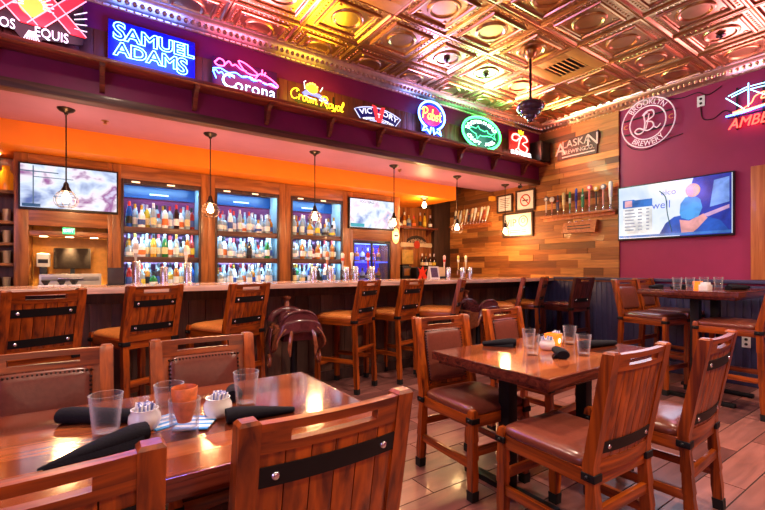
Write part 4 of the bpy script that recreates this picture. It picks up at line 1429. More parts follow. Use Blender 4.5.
GLOW_PANEL = plain('cyan_glow_panel', srgb(170, 200, 214), 0.35)  # pale blue carries the cyan glow of the cabinet sides
def shelf_cabinet(label, x0, x1, o0, o1):
    t = thing('bottle_cabinet', label, 'cabinet', ((x0 + x1) / 2, CF, 0), 0, 'lit bottle cabinets')
    cx = (x0 + x1) / 2
    for a, b_ in ((x0, o0), (o1, x1)):
        mb = MB(); mb.box(a - cx + 0.001, b_ - cx, 0, CB - CF, 1.07, 2.405, 0.004)
        obj('stile', mb, M['cab'], t)
    mb = MB(); mb.box(o0 - cx, o1 - cx, 0, 0.04, ZT + 0.05, 2.405, 0.003)
    obj('header', mb, M['cab_x'], t)
    mb = MB()
    mb.box(o0 - cx, o0 - cx + 0.025, -0.012, 0.03, 1.07, ZT + 0.05, 0.003)
    mb.box(o1 - cx - 0.025, o1 - cx, -0.012, 0.03, 1.07, ZT + 0.05, 0.003)
    mb.box(o0 - cx + 0.025, o1 - cx - 0.025, -0.012, 0.03, ZT, ZT + 0.05, 0.003)
    obj('dark_frame', mb, M['cab_dark'], t)
    mb = MB(); mb.box(o0 - cx, o1 - cx, CB - CF - 0.02, CB - CF, 1.07, ZT + 0.05)
    obj('back_panel', mb, M['plum'], t)
    for xa in (o0 - cx + 0.0005, o1 - cx - 0.0065):
        mb = MB(); mb.box(xa, xa + 0.006, 0.032, CB - CF - 0.021, 1.07, ZT + 0.04)
        obj('side_glow_panel', mb, GLOW_PANEL, t)  # panels added to hold the side glow in their colour
    mb = MB(); mb.box(o0 - cx + 0.007, o1 - cx - 0.007, CB - CF - 0.045, CB - CF - 0.021, ZT - 0.10, ZT + 0.04)
    hb = obj('blue_header', mb, DEEPBLUE, t)
    mb = MB(); mb.box(-0.10, 0.10, CB - CF - 0.052, CB - CF - 0.046, ZT - 0.055, ZT - 0.04)
    obj('blue_light', mb, glow('pale_blue_fixture', (0.5, 0.75, 1.0), 1.0), hb)
    for z in (1.69, 1.36):
        mb = MB(); mb.box(o0 - cx + 0.007, o1 - cx - 0.007, 0.03, CB - CF - 0.021, z, z + 0.045, 0.003); mb.box(o0 - cx + 0.002, o1 - cx - 0.002, 0.012, 0.03, z - 0.018, z + 0.045, 0.003)
        sh = obj('shelf', mb, M['trim_wood'], t)
        mb = MB(); mb.box(o0 - cx + 0.03, o1 - cx - 0.03, 0.06, 0.075, z - 0.012, z - 0.0005)
        obj('led_strip', mb, LEDB, sh)
        light('led_' + label[:4], 'AREA', ((o0 + o1) / 2, CF + 0.07, z - 0.02), 3.4, (0.36, 0.72, 1.0), (R(14), 0, 0), o1 - o0 - 0.1, 0.05)
    mb = MB(); mb.box(o0 - cx + 0.03, o1 - cx - 0.03, 0.05, 0.065, ZT + 0.055, ZT + 0.07)
    obj('led_strip', mb, LEDB, t)
    light('led_top', 'AREA', ((o0 + o1) / 2, CF + 0.09, ZT + 0.03), 5, (0.36, 0.70, 1.0), (R(20), 0, 0), o1 - o0 - 0.1, 0.05)
    for fx in (0.12, 0.55):
        mb = MB(); mb.box(o0 - cx + (o1 - o0) * fx, o0 - cx + (o1 - o0) * fx + 0.08, -0.016, -0.0125, ZT + 0.016, ZT + 0.032, 0.001)
        obj('warm_light', mb, glow('warm_fixture', (1.0, 0.75, 0.5), 1.3), t)
    return t
UN = [(0.18, 1.15, 0.26, 1.07), (1.15, 2.12, 1.23, 2.04), (2.12, 3.08, 2.20, 3.0)]
NM = ['left', 'middle', 'right']
for u, n in zip(UN, NM):
    shelf_cabinet('%s one of the three blue-lit bottle cabinets behind the bar' % n, *u)

# left cabinet with the work niche
x0, x1 = -0.62, 0.18
cx = (x0 + x1) / 2
t = thing('niche_cabinet', 'wood cabinet with an orange-lit work niche under the left television', 'cabinet', (cx, CF, 0))
mb = MB(); mb.box(x0 - cx, -0.51 - cx, 0, CB - CF, 1.07, 2.405, 0.004); obj('stile', mb, M['cab'], t)
mb = MB(); mb.box(0.14 - cx, x1 - cx - 0.001, 0, CB - CF, 1.07, 2.405, 0.004); obj('stile', mb, M['cab'], t)
mb = MB(); mb.box(-0.51 - cx, 0.14 - cx, 0, 0.04, 1.70, 2.405, 0.003); obj('upper_panel', mb, M['cab_x'], t)
mb = MB(); mb.box(-0.51 - cx, 0.14 - cx, CB - CF - 0.02, CB - CF, 1.07, 1.72); obj('back_panel', mb, plain('niche_gold_panel', srgb(236, 164, 70), 0.4, noise=0.1), t)
mb = MB(); mb.box(-0.51 - cx, 0.14 - cx, 0.03, 0.12, 1.60, 1.655, 0.003); bm_ = obj('light_beam', mb, M['cab_x'], t)
for x in (-0.40, -0.19, 0.02):
    mb = MB(); mb.lathe([(0.0, 1.597), (0.035, 1.597), (0.035, 1.605), (0, 1.605)], (x - cx, 0.075, 0), 16)
    obj('puck_light', mb, PUCK, bm_)
    light('puck', 'SPOT', (x, CF + 0.18, 1.58), 60, (1.0, 0.70, 0.34), None, radius=0.03)
t = thing('exit_sign', 'small green lit exit sign on the beam of the niche', 'exit sign', (-0.195, CF + 0.015, 1.628))
mb = MB(); mb.box(-0.05, 0.05, -0.012, 0.012, 0, 0.062, 0.002)
obj('box', mb, glow('green_exit_panel', (0.05, 0.75, 0.25), 1.4), t)
o = letters('lettering', 'EXIT', 0.042, glow('exit_letters', (0.85, 1.0, 0.85), 2.0), t, (0, 0, 0), 0.001)
o.matrix_local = Matrix.Translation((0, -0.0135, 0.031)) @ Matrix.Rotation(PI / 2, 4, 'X')
# things in the niche
t = thing('till_screen', 'dark flat monitor standing in the orange niche', 'monitor', (-0.17, CF + 0.22, 1.07))
mb = MB(); mb.box(-0.16, 0.16, -0.012, 0.012, 0.20, 0.42, 0.006); obj('screen', mb, plain('dark_slate_screen', srgb(52, 42, 36), 0.85, noise=0.25, nscale=40, spec=0.1), t)
mb = MB(); mb.box(-0.02, 0.02, 0.0, 0.02, 0.02, 0.24); mb.box(-0.08, 0.08, -0.06, 0.06, 0, 0.02, 0.004); obj('stand', mb, M['black'], t)
t = thing('receipt_printer', 'small pale receipt printer on a dark stem at the left of the niche', 'printer', (-0.41, CF + 0.2, 1.07))
mb = MB(); mb.box(-0.03, 0.03, -0.03, 0.03, 0, 0.22, 0.004); obj('stem', mb, M['black'], t)
mb = MB(); mb.box(-0.055, 0.055, -0.05, 0.05, 0.22, 0.36, 0.012); obj('body', mb, plain('pale_grey_plastic', srgb(210, 206, 200), 0.4), t)
mb = MB(); mb.box(-0.04, 0.04, -0.055, -0.045, 0.26, 0.30, 0.002); obj('slot', mb, M['black'], t)
t = thing('glass_washer', 'pale steel cabinet unit with a drawer front below the monitor', 'appliance', (-0.17, CF - 0.05, 1.07))
mb = MB(); mb.box(-0.25, 0.25, -0.10, 0.16, 0.0, 0.15, 0.008); obj('body', mb, plain('pale_steel', srgb(196, 190, 186), 0.35, metal=0.4), t)
mb = MB(); mb.box(-0.23, 0.23, -0.108, -0.1, 0.085, 0.125, 0.003); obj('drawer_front', mb, plain('grey_drawer', srgb(150, 146, 146), 0.35, metal=0.4), t)
mb = MB(); mb.cbox(0, -0.118, 0.105, 0.2, 0.015, 0.012, 0.003); obj('handle', mb, M['steel'], t)
# glass shelving at the far left
t = thing('glass_shelving', 'open wooden shelves of glassware at the left edge behind the bar', 'shelf', (-1.1, CF, 0))
mb = MB(); mb.box(-0.5, 0.478, CB - CF, CB - CF + 0.02, 1.07, 2.40); obj('back_panel', mb, M['cab'], t)
for z in (2.01, 1.71, 1.50, 1.30):
    mb = MB(); mb.box(-0.5, 0.478, 0.08, CB - CF - 0.001, z, z + 0.03, 0.003); obj('shelf', mb, M['cab_x'], t)
mb = MB(); mb.lathe([(0, 1.037), (0.035, 1.037), (0.035, 1.045), (0, 1.045)], (0.33, 0.16, 1.355), 16)
obj('puck_light', mb, PUCK, t)  # glowing puck added together with the fill spot below it
light('shelf_fill', 'SPOT', (-0.77, CF + 0.16, 2.38), 30, (1.0, 0.66, 0.3), radius=0.03)  # warm spot added to brighten the glassware
gp = None
for zi, z in enumerate((1.74, 1.53, 1.33, 1.07)):
    for k in range(4):
        for r_ in range(2):
            if gp is None:
                mb = MB(); mb.lathe([(0, 0), (0.028, 0), (0.034, 0.12), (0.031, 0.12), (0.026, 0.008), (0, 0.006)], seg=14, cap=False)
                gp = obj('beer_glass', mb, plain('pale_barware_glass', srgb(236, 206, 168), 0.12, trans=0.35, coat=0.4), ang=50)
                o = gp
            else:
                o = gp.copy(); COL.objects.link(o)
            o.location = (-0.69 - 0.085 * k - 0.02 * r_, CF + 0.16 + 0.10 * r_, z + 0.001)
            tag(o, 'upright beer glass, %s from the right in the %s row of the %s glassware shelf' % (ORD[k], ['front', 'rear'][r_], ['upper', 'second', 'third', 'lowest'][zi]), 'glass', 'glasses on the left shelves')
AMB = plain('amber_bottle_glass', srgb(224, 140, 30), 0.15, trans=0.45, coat=0.4, emis=srgb(255, 150, 30), estr=0.15)

# bottles ------------------------------------------------------------
BC = {
 'c': ('clear glass', plain('clear_bottle', srgb(190, 216, 232), 0.1, trans=0.45, coat=0.5)),
 'w': ('frosted white', plain('frosted_bottle', srgb(236, 240, 248), 0.35)),
 'b': ('blue glass', plain('blue_bottle', srgb(40, 96, 210), 0.12, trans=0.35, coat=0.5)),
 'g': ('green glass', plain('green_bottle', srgb(40, 140, 70), 0.12, trans=0.35, coat=0.5)),
 'a': ('amber', plain('amber_bottle', srgb(206, 120, 40), 0.12, trans=0.35, coat=0.5)),
 'd': ('dark brown', plain('dark_bottle', srgb(44, 28, 26), 0.12, coat=0.5)),
 'y': ('yellow', plain('yellow_bottle', srgb(238, 196, 60), 0.15, trans=0.3, coat=0.5)),
 'r': ('red', plain('red_bottle', srgb(170, 46, 40), 0.15, trans=0.2, coat=0.5)),
}
CAPS = [plain('red_cap', srgb(196, 40, 44), 0.4), plain('silver_cap', srgb(200, 200, 206), 0.3, metal=0.8), plain('black_cap', srgb(24, 24, 26), 0.4), plain('white_cap', srgb(232, 232, 236), 0.4), plain('gold_cap', srgb(200, 150, 60), 0.3, metal=0.8)]
LABS = [plain('white_label', srgb(238, 236, 238), 0.6, noise=0.15, nscale=90), plain('cream_label', srgb(236, 210, 160), 0.6, noise=0.25, nscale=90), plain('blue_label', srgb(60, 90, 170), 0.6, noise=0.2, nscale=90), plain('orange_label', srgb(230, 120, 60), 0.6, noise=0.25, nscale=90), plain('black_label', srgb(30, 30, 34), 0.6, noise=0.2), plain('yellow_label', srgb(240, 210, 70), 0.6, noise=0.2)]
PROF = [
 (0.31, [(0, 0), (0.036, 0), (0.038, 0.006), (0.038, 0.19), (0.030, 0.215), (0.015, 0.235), (0.0135, 0.285), (0, 0.285)], 0.012),
 (0.29, [(0, 0), (0.041, 0), (0.043, 0.008), (0.043, 0.15), (0.036, 0.175), (0.016, 0.20), (0.014, 0.265), (0, 0.265)], 0.0125),
 (0.25, [(0, 0), (0.044, 0), (0.047, 0.01), (0.047, 0.13), (0.038, 0.155), (0.016, 0.17), (0.014, 0.225), (0, 0.225)], 0.0135),
 (0.33, [(0, 0), (0.033, 0), (0.035, 0.006), (0.035, 0.20), (0.022, 0.25), (0.013, 0.275), (0.012, 0.305), (0, 0.305)], 0.0115),
 (0.20, [(0, 0), (0.046, 0), (0.05, 0.012), (0.05, 0.09), (0.04, 0.115), (0.017, 0.135), (0.015, 0.18), (0, 0.18)], 0.014),
]
PROF = [(h * 0.86, [(r * 0.86 if r > 0.02 else r * 0.9, z * 0.86) for r, z in p], c * 0.9) for h, p, c in PROF]
BP = {}
def bottle(code, shp, cap, lab, loc, label, group):
    key = (code, shp, cap, lab)
    if key in BP:
        o = copy_tree(BP[key])
    else:
        h, pr, cr_ = PROF[shp]
        mb = MB(); mb.lathe(pr, seg=14)
        o = obj('liquor_bottle', mb, BC[code][1], ang=50)
        mb = MB(); mb.lathe([(cr_ + 0.003, pr[-1][1] - 0.03), (cr_ + 0.003, h - 0.002), (cr_, h), (0, h)], seg=10)
        obj('cap', mb, CAPS[cap], o)
        bz = pr[3][1]
        mb = MB(); mb.lathe([(pr[3][0] + 0.0008, bz * 0.22), (pr[3][0] + 0.0008, bz * 0.68)], seg=14, cap=False)
        obj('paper_label', mb, LABS[lab], o, flat=False)
        BP[key] = o
    o.location = loc
    o.rotation_euler = (0, 0, 0)
    tag(o, label, 'bottle', group)
    return o
CAPN = ['red', 'silver', 'black', 'white', 'gold']
LABN = ['white', 'cream', 'blue', 'orange', 'black', 'yellow']
ROWS = {  # (cabinet, level): front row codes
 (0, 0): 'bcwyccwcdwcr', (0, 1): 'cwwcycgwccar', (0, 2): 'rdcagdcyacdb',
 (1, 0): 'ccwccwccwcca', (1, 1): 'cwccccdcccgc', (1, 2): 'cccwcccacwcc',
 (2, 0): 'caccyccwcccw', (2, 1): 'ccaccrawccad', (2, 2): 'dgccbcdcwccb'}
rb = random.Random(11)
for ci, (x0, x1, o0, o1) in enumerate(UN):
    for lv, z in enumerate((1.736, 1.406, 1.071)):
        front = ROWS[(ci, lv)]
        back = ''.join(rb.choice('cccwwcac') for _ in range(10))
        for rname, codes, y in (('front', front, CF + 0.10), ('back', back, CF + 0.255)):
            n = len(codes)
            st = (o1 - o0 - 0.10) / n
            for k, c in enumerate(codes):
                shp = rb.choice([0, 0, 1, 1, 2, 3, 3, 4]) if rname == 'front' else rb.choice([0, 1, 3])
                if c == 'b':
                    shp = 3
                if lv == 1 and shp == 3:
                    shp = 0
                if lv == 2 and shp in (3,):
                    shp = 0
                if shp == 3 and rname == 'back' and lv:
                    shp = 0
                cap = rb.randrange(5)
                lab = rb.choice([0, 0, 0, 1, 1, 2, 0, 5, 4]) if c != 'w' else rb.choice([2, 3])
                if ci == 1 and c == 'c':
                    lab = rb.choice([0, 0, 0, 2, 0, 0] if lv < 2 else [0, 3, 0, 2])
                    cap = rb.choice([0, 1, 3])
                x = o0 + 0.05 + st * (k + 0.5) + rb.uniform(-0.001, 0.001)
                lv_n = ['top shelf', 'middle shelf', 'lowest level'][lv]
                cl = BC[c][0].split()[0]
                lb = '%s bottle, %s from left, %s row, %s of the %s bottle cabinet' % (cl, ORD[k], rname, lv_n, NM[ci])
                bottle(c, shp, cap, lab, (x, y + (0.03 if k % 2 else -0.03) + rb.uniform(-0.001, 0.001), z), lb, 'bottles in the lit cabinets')
for k, x in enumerate((-0.70, -0.82)):
    mb = MB(); mb.lathe([(0, 0), (0.05, 0), (0.055, 0.02), (0.055, 0.17), (0.03, 0.21), (0.03, 0.25), (0, 0.25)], seg=16)
    o = obj('amber_jar', mb, AMB, ang=50); o.location = (x, CF + 0.2, 2.041)
    tag(o, 'glowing amber jar on top of the left glassware shelves, %s' % ['nearer the television', 'at the photo edge'][k], 'jar', 'amber jars on the left shelves')

# cooler cabinet with a television above
x0, x1 = 3.08, 4.04
cx = (x0 + x1) / 2
t = thing('cooler_cabinet', 'wood cabinet holding a blue-lit glass-front cooler under the middle television', 'cabinet', (cx, CF, 0))
oa, ob_ = 3.17, 3.86
mb = MB(); mb.box(x0 - cx + 0.001, oa - cx, 0, CB - CF, 1.07, 2.405, 0.004); obj('stile', mb, M['cab'], t)
mb = MB(); mb.box(ob_ - cx, x1 - cx, 0, CB - CF, 1.07, 2.405, 0.004); obj('stile', mb, M['cab'], t)
mb = MB(); mb.box(oa - cx, ob_ - cx, 0, 0.04, 1.70, 2.405, 0.003); obj('upper_panel', mb, M['cab_x'], t)
mb = MB(); mb.box(x0 - cx, x1 - cx, CB - CF, CB - CF + 0.02, 1.07, 2.40); obj('back_panel', mb, M['cab_dark'], t)
t = thing('glass_door_cooler', 'blue-lit glass-door drinks cooler under the middle television', 'cooler', ((oa + ob_) / 2, CF, 1.07))
w = (ob_ - oa) / 2 - 0.004
COOL = plain('cooler_blue_liner', srgb(40, 44, 190), 0.4, emis=srgb(30, 40, 230), estr=0.5)
mb = MB(); mb.box(-w, w, 0.33, 0.345, 0, 0.625); obj('liner', mb, COOL, t)
mb = MB()
for q in ((-w, w, 0.0, 0.04), (-w, w, 0.585, 0.625), (-w, -w + 0.03, 0.04, 0.585), (w - 0.03, w, 0.04, 0.585), (-0.012, 0.012, 0.04, 0.585)):
    mb.box(q[0], q[1], 0.005, 0.04, q[2], q[3], 0.003)
dr = obj('door_frame', mb, M['black'], t)
mb = MB(); mb.box(-w + 0.03, w - 0.03, 0.02, 0.024, 0.04, 0.585); obj('door_glass', mb, M['glass'], dr)
mb = MB(); mb.box(0.025, 0.035, -0.02, 0.005, 0.2, 0.42, 0.003); obj('handle', mb, M['steel'], dr)
mb = MB(); mb.box(-w, w, 0.06, 0.32, 0.29, 0.31); obj('shelf', mb, glow('blue_lit_shelf', (0.05, 0.12, 1.0), 1.0), t)
mb = MB(); mb.box(-w + 0.04, w - 0.04, 0.06, 0.075, 0.57, 0.58); obj('led_strip', mb, LEDB, t)
light('cooler_led', 'AREA', ((oa + ob_) / 2, CF + 0.10, 1.64), 5, (0.2, 0.3, 1.0), (R(20), 0, 0), 0.6, 0.06)
for lv, z in enumerate((1.381, 1.111)):
    for k, c in enumerate('dacdra'):
        bottle(c, 2 if lv == 0 else 4, k % 5, (k * 2) % 6, (oa + 0.09 + 0.10 * k, CF + 0.2, z), '%s bottle, %s from left on the %s level inside the blue cooler' % (BC[c][0].split()[0], ORD[k], ['upper', 'lower'][lv]), 'bottles in the cooler')
# shelf, signs and bottles in the back right corner
t = thing('wall_shelf', 'wooden wall shelf of bottles in the back corner right of the middle television', 'shelf', (5.0, YB - 0.03, 2.0))
mb = MB(); mb.box(-0.52, 0.40, -0.22, 0.0, 0.0, 0.03, 0.004); obj('board', mb, M['ledge_wood'], t)
for x in (-0.4, 0.3):
    mb = MB(); mb.hexa([(x - 0.012, -0.16, -0.02), (x + 0.012, -0.16, -0.02), (x + 0.012, 0, -0.12), (x - 0.012, 0, -0.12), (x - 0.012, -0.18, 0), (x + 0.012, -0.18, 0), (x + 0.012, 0, 0), (x - 0.012, 0, 0)])
    obj('bracket', mb, M['ledge_wood'], t)
for k, (c, sh, x) in enumerate([('d', 4, 4.58), ('a', 0, 4.68), ('c', 2, 4.78), ('a', 2, 4.90), ('a', 3, 5.05), ('y', 3, 5.16), ('d', 1, 5.30)]):
    bottle(c, sh, (k + 2) % 5, k % 6, (x, YB - 0.14, 2.031), '%s bottle, %s from left on the corner wall shelf' % (BC[c][0].split()[0], ORD[k]), 'bottles on the corner shelf')
t = framed('wall_sign', 'arched eagle-topped brewery sign with ribbon and red emblem in the back corner', 'sign', (5.04, YB - 0.035, 1.68), FX, FN)
GREYW = plain('cream_sign_paint', srgb(226, 206, 176), 0.5)
DKP = plain('dark_brown_sign_paint', srgb(46, 34, 30), 0.5)
mb = MB(); mb.poly([(-0.24, 0.06), (-0.22, 0.14), (-0.12, 0.195), (0.0, 0.215), (0.12, 0.195), (0.22, 0.14), (0.24, 0.06)], 0.0, 0.015); obj('arch', mb, DKP, t)
mb = MB(); mb.poly([(-0.40, 0.03), (-0.36, 0.075), (-0.2, 0.07), (0.2, 0.07), (0.36, 0.075), (0.40, 0.03), (0.36, -0.01), (0.2, 0.0), (-0.2, 0.0), (-0.36, -0.01)], 0.004, 0.02); obj('ribbon', mb, GREYW, t)
mb = MB(); mb.lathe([(0, 0.02), (0.075, 0.02), (0.075, 0.026), (0, 0.026)], (0, 0.04, 0), 20); obj('emblem', mb, plain('red_emblem', srgb(200, 60, 36), 0.5), t)
letters('lettering', 'YUENGLING', 0.085, GREYW, t, (0, -0.25, 0.018), 0.002, warp=lambda x, y: arc(0.37, 0, True)(x, y))
t = framed('oval_sign', 'small glowing yellow oval beer sign on the cabinet edge right of the middle television', 'sign', (3.95, CF - 0.002, 1.79), FX, FN)
mb = MB(); mb.lathe([(0, 0), (0.065, 0), (0.065, 0.012), (0, 0.012)], (0, 0, 0), 24, sy=1.9); obj('panel', mb, glow('lit_yellow_panel', (1.0, 0.72, 0.2), 1.2), t)
mb = MB(); mb.lathe([(0, 0.012), (0.052, 0.012), (0.052, 0.02), (0, 0.02)], (0, 0, 0), 24, sy=1.15); obj('white_oval', mb, plain('white_sign', srgb(240, 240, 236), 0.4, emis=srgb(250, 245, 235), estr=0.4), t)
mb = MB(); mb.box(-0.035, 0.035, -0.012, 0.012, 0.02, 0.023); obj('dark_band', mb, M['black'], t)
t = thing('framed_picture', 'small pale square picture leaning under the arched corner sign', 'picture', (4.82, YB - 0.05, 1.36))
mb = MB(); mb.box(-0.13, 0.13, -0.01, 0.01, 0, 0.26, 0.003); obj('panel', mb, plain('pale_gold_picture', srgb(206, 168, 88), 0.4, noise=0.3, nscale=12), t)
for k, (x, col) in enumerate([(5.05, 'd'), (5.14, 'd'), (5.24, 'd'), (5.34, 'd')]):
    bottle('d', 1, [3, 4, 3, 1][k], [1, 0, 1, 5][k], (x, YB - 0.2, 1.30), 'dark bottle on the raised step under the arched sign, %s from left' % ORD[k], 'dark bottles under the arched sign')
mb = MB(); mb.box(4.66, 5.38, YB - 0.32, YB - 0.04, 1.07, 1.30, 0.004)
o = obj('bottle_step', mb, M['cab_dark']); tag(o, 'dark raised step on the corner counter carrying the dark bottles', 'shelf')
for k, (x, c, lab) in enumerate([(4.20, M['black'], 'squat black coffee urn at the left of the corner counter'), (4.42, plain('dark_amber_urn', srgb(120, 74, 30), 0.3), 'amber-fronted urn beside the squat black one')]):
    t = thing('drink_dispenser', lab, 'dispenser', (x, 5.75, 1.07), 0, 'dispensers on the corner counter')
    mb = MB(); mb.box(-0.09, 0.09, -0.09, 0.09, 0, 0.24, 0.012); obj('body', mb, M['black'], t)
    mb = MB(); mb.box(-0.06, 0.06, -0.098, -0.088, 0.08, 0.2, 0.003); obj('front_panel', mb, c if k else plain('tan_front', srgb(180, 130, 90), 0.4), t)
    mb = MB(); mb.box(-0.07, 0.07, -0.07, 0.07, 0.24, 0.27, 0.006); obj('lid', mb, M['rubber'], t)
t = thing('shot_dispenser', 'red branded-looking shot chiller on the corner counter', 'dispenser', (4.66, 5.62, 1.07), 0)
t['label'] = 'dark shot chiller with a bright red flame front on the corner counter'
mb = MB(); mb.box(-0.12, 0.12, -0.08, 0.08, 0, 0.22, 0.01); obj('body', mb, M['black'], t)
mb = MB(); mb.prism([(-0.10, 0.02), (-0.03, 0.0), (-0.02, 0.08), (0.03, 0.02), (0.10, 0.04), (0.05, 0.12), (0.10, 0.19), (0.03, 0.16), (0.01, 0.24), (-0.04, 0.17), (-0.10, 0.22), (-0.06, 0.12)], lambda a, z: (a, -0.10, z), lambda a, z: (a, -0.082, z)); obj('red_flame', mb, plain('bright_red_paint', srgb(220, 52, 34), 0.4), t)

# televisions ---------------------------------------------------------
def tv(name_label, origin, right, normal, w, h, mat):
    t = framed('television', name_label, 'television', origin, right, normal, 'wall televisions')
    mb = MB(); mb.box(-w / 2, w / 2, -h / 2, h / 2, 0.0, 0.045, 0.006)
    obj('housing', mb, M['black'], t)
    mb = MB(); mb.box(-w / 2 + 0.016, w / 2 - 0.016, -h / 2 + 0.022, h / 2 - 0.016, 0.045, 0.047)
    s = obj('screen', mb, mat, t)
    return t, s
def W(r, g, b): return srgb(r, g, b)
sm1 = screen_mat('hockey_screen', [(0.30, W(90, 110, 170)), (0.42, W(190, 205, 235)), (0.5, W(225, 235, 250)), (0.58, W(235, 225, 240)), (0.66, W(150, 90, 150)), (0.74, W(210, 200, 230))], 4.5, 0.95, (1, 1.3, 1))
t, s = tv('left television above the orange niche, showing a pale ice-like picture', (-0.175, CF - 0.002, 2.08), FX, FN, 0.815, 0.455, sm1)
mb = MB(); mb.box(-0.30, -0.29, -0.2, 0.2, 0.0475, 0.049); mb.box(-0.39, -0.10, 0.14, 0.15, 0.0475, 0.049); mb.box(-0.30, 0.02, 0.09, 0.097, 0.0475, 0.049)
obj('screen_lines', mb, glow('dark_screen_lines', W(60, 90, 120), 0.7), s)
mb = MB(); mb.box(-0.38, -0.24, -0.20, -0.17, 0.0475, 0.049)
obj('score_strip', mb, glow('dark_score_strip', W(30, 70, 110), 0.8), s)
sm2 = screen_mat('pale_screen', [(0.30, W(110, 140, 200)), (0.44, W(215, 230, 248)), (0.56, W(238, 242, 250)), (0.68, W(220, 190, 215)), (0.76, W(140, 180, 220))], 6, 0.95)
t, s = tv('middle television above the blue cooler, showing a pale picture with dark caption', (3.49, CF - 0.002, 2.09), FX, FN, 0.82, 0.455, sm2)
letters('screen_caption', 'FOOTBALL', 0.055, glow('dark_caption', W(30, 40, 80), 0.6), s, (-0.1, 0.175, 0.0478), 0.0003)
mb = MB(); mb.box(-0.39, -0.15, -0.20, -0.15, 0.0475, 0.049)
obj('score_strip', mb, glow('teal_score_strip', W(20, 120, 150), 0.9), s)
sm3 = screen_mat('blue_screen', [(0.25, W(200, 220, 245)), (0.5, W(225, 235, 248)), (0.75, W(180, 205, 240))], 3, 0.9)
t, s = tv('big television on the maroon wall, showing a score table and a helmeted player', (XR + 0.018, 2.22, 2.0), (0, -1, 0), (-1, 0, 0), 1.245, 0.71, sm3)
def pic(name, pts, col, z, st=0.9):
    mb = MB(); mb.poly(pts, z, z + 0.0006)
    lo, hi = [c * 0.62 for c in col[:3]] + [1], [min(1, c * 1.25) for c in col[:3]] + [1]
    return obj(name, mb, screen_mat(name + '_light', [(0.34, lo), (0.66, hi)], 7, st), s)
pic('dark_field', [(0.10, -0.335), (0.60, -0.335), (0.60, 0.34), (0.24, 0.34), (0.18, 0.1)], W(30, 56, 160), 0.0473)
pic('pale_patch', [(0.40, -0.02), (0.58, 0.02), (0.58, 0.30), (0.44, 0.28)], W(120, 160, 240), 0.0480)
pic('light_streak', [(0.3, -0.16), (0.58, -0.05), (0.58, -0.01), (0.3, -0.11)], W(190, 150, 190), 0.0482)
pic('player_jersey', [(-0.12, -0.30), (-0.05, -0.17), (0.04, -0.10), (0.16, -0.08), (0.34, -0.11), (0.50, -0.18), (0.58, -0.30)], W(30, 84, 180), 0.0487)
pic('player_arm', [(0.12, -0.30), (0.10, -0.14), (0.20, -0.16), (0.34, -0.09), (0.38, -0.14), (0.28, -0.26), (0.22, -0.31)], W(216, 150, 150), 0.0493)
pic('helmet', [(0.10 + 0.0, -0.06), (0.11, 0.05), (0.16, 0.12), (0.25, 0.13), (0.31, 0.08), (0.33, -0.02), (0.29, -0.12), (0.19, -0.15), (0.12, -0.12)], W(70, 150, 220), 0.0499)
pic('bright_ball', [(0.235 + 0.075 * math.cos(2 * PI * k / 20), 0.195 + 0.08 * math.sin(2 * PI * k / 20)) for k in range(20)], W(255, 170, 40), 0.0505)
pic('table_panel', [(-0.555, -0.275), (-0.20, -0.275), (-0.20, 0.06), (-0.555, 0.06)], W(236, 238, 242), 0.0478)
pic('table_header', [(-0.555, 0.065), (-0.20, 0.065), (-0.20, 0.16), (-0.40, 0.16), (-0.42, 0.17), (-0.555, 0.17)], W(40, 110, 190), 0.0479)
pic('header_badge', [(-0.53, 0.08), (-0.44, 0.08), (-0.44, 0.16), (-0.53, 0.16)], W(230, 170, 180), 0.0486)
ROWM = glow('grey_row_text', W(120, 130, 150), 0.7)
for r_ in range(7):
    y = 0.035 - 0.043 * r_
    for xa, xb in ((-0.53, -0.42 + 0.012 * (r_ % 3)), (-0.37, -0.32), (-0.27, -0.235)):
        mb = MB()
        mb.box(xa, xb, y - 0.008, y + 0.008, 0.0485, 0.0490)
        obj('table_entry', mb, ROWM, s)
pic('ticker', [(-0.6, -0.325), (0.6, -0.325), (0.6, -0.295), (-0.6, -0.295)], W(60, 120, 200), 0.0512)
letters('screen_word', 'well', 0.13, glow('blue_word', W(60, 90, 180), 0.8), s, (-0.10, 0.06, 0.0478), 0.0003)
letters('screen_word', 'elco', 0.10, glow('blue_word_small', W(90, 110, 190), 0.8), s, (-0.02, 0.21, 0.0478), 0.0003)
mb = MB(); mb.tube(spline([(-0.12, 0.24, 0.049), (-0.05, 0.15, 0.049), (-0.03, -0.05, 0.049), (0.02, -0.28, 0.049)], 6), 0.006, 5)
obj('dark_stripe', mb, glow('dark_stripe_light', W(30, 70, 80), 0.7), s)

# ------------------------------------------------------------------ right wall pieces
WR = (0, -1, 0); WN = (-1, 0, 0)
def wsign(name, label, cat, y, z, x=XR - 0.014, group=None):
    return framed(name, label, cat, (x, y, z), WR, WN, group)
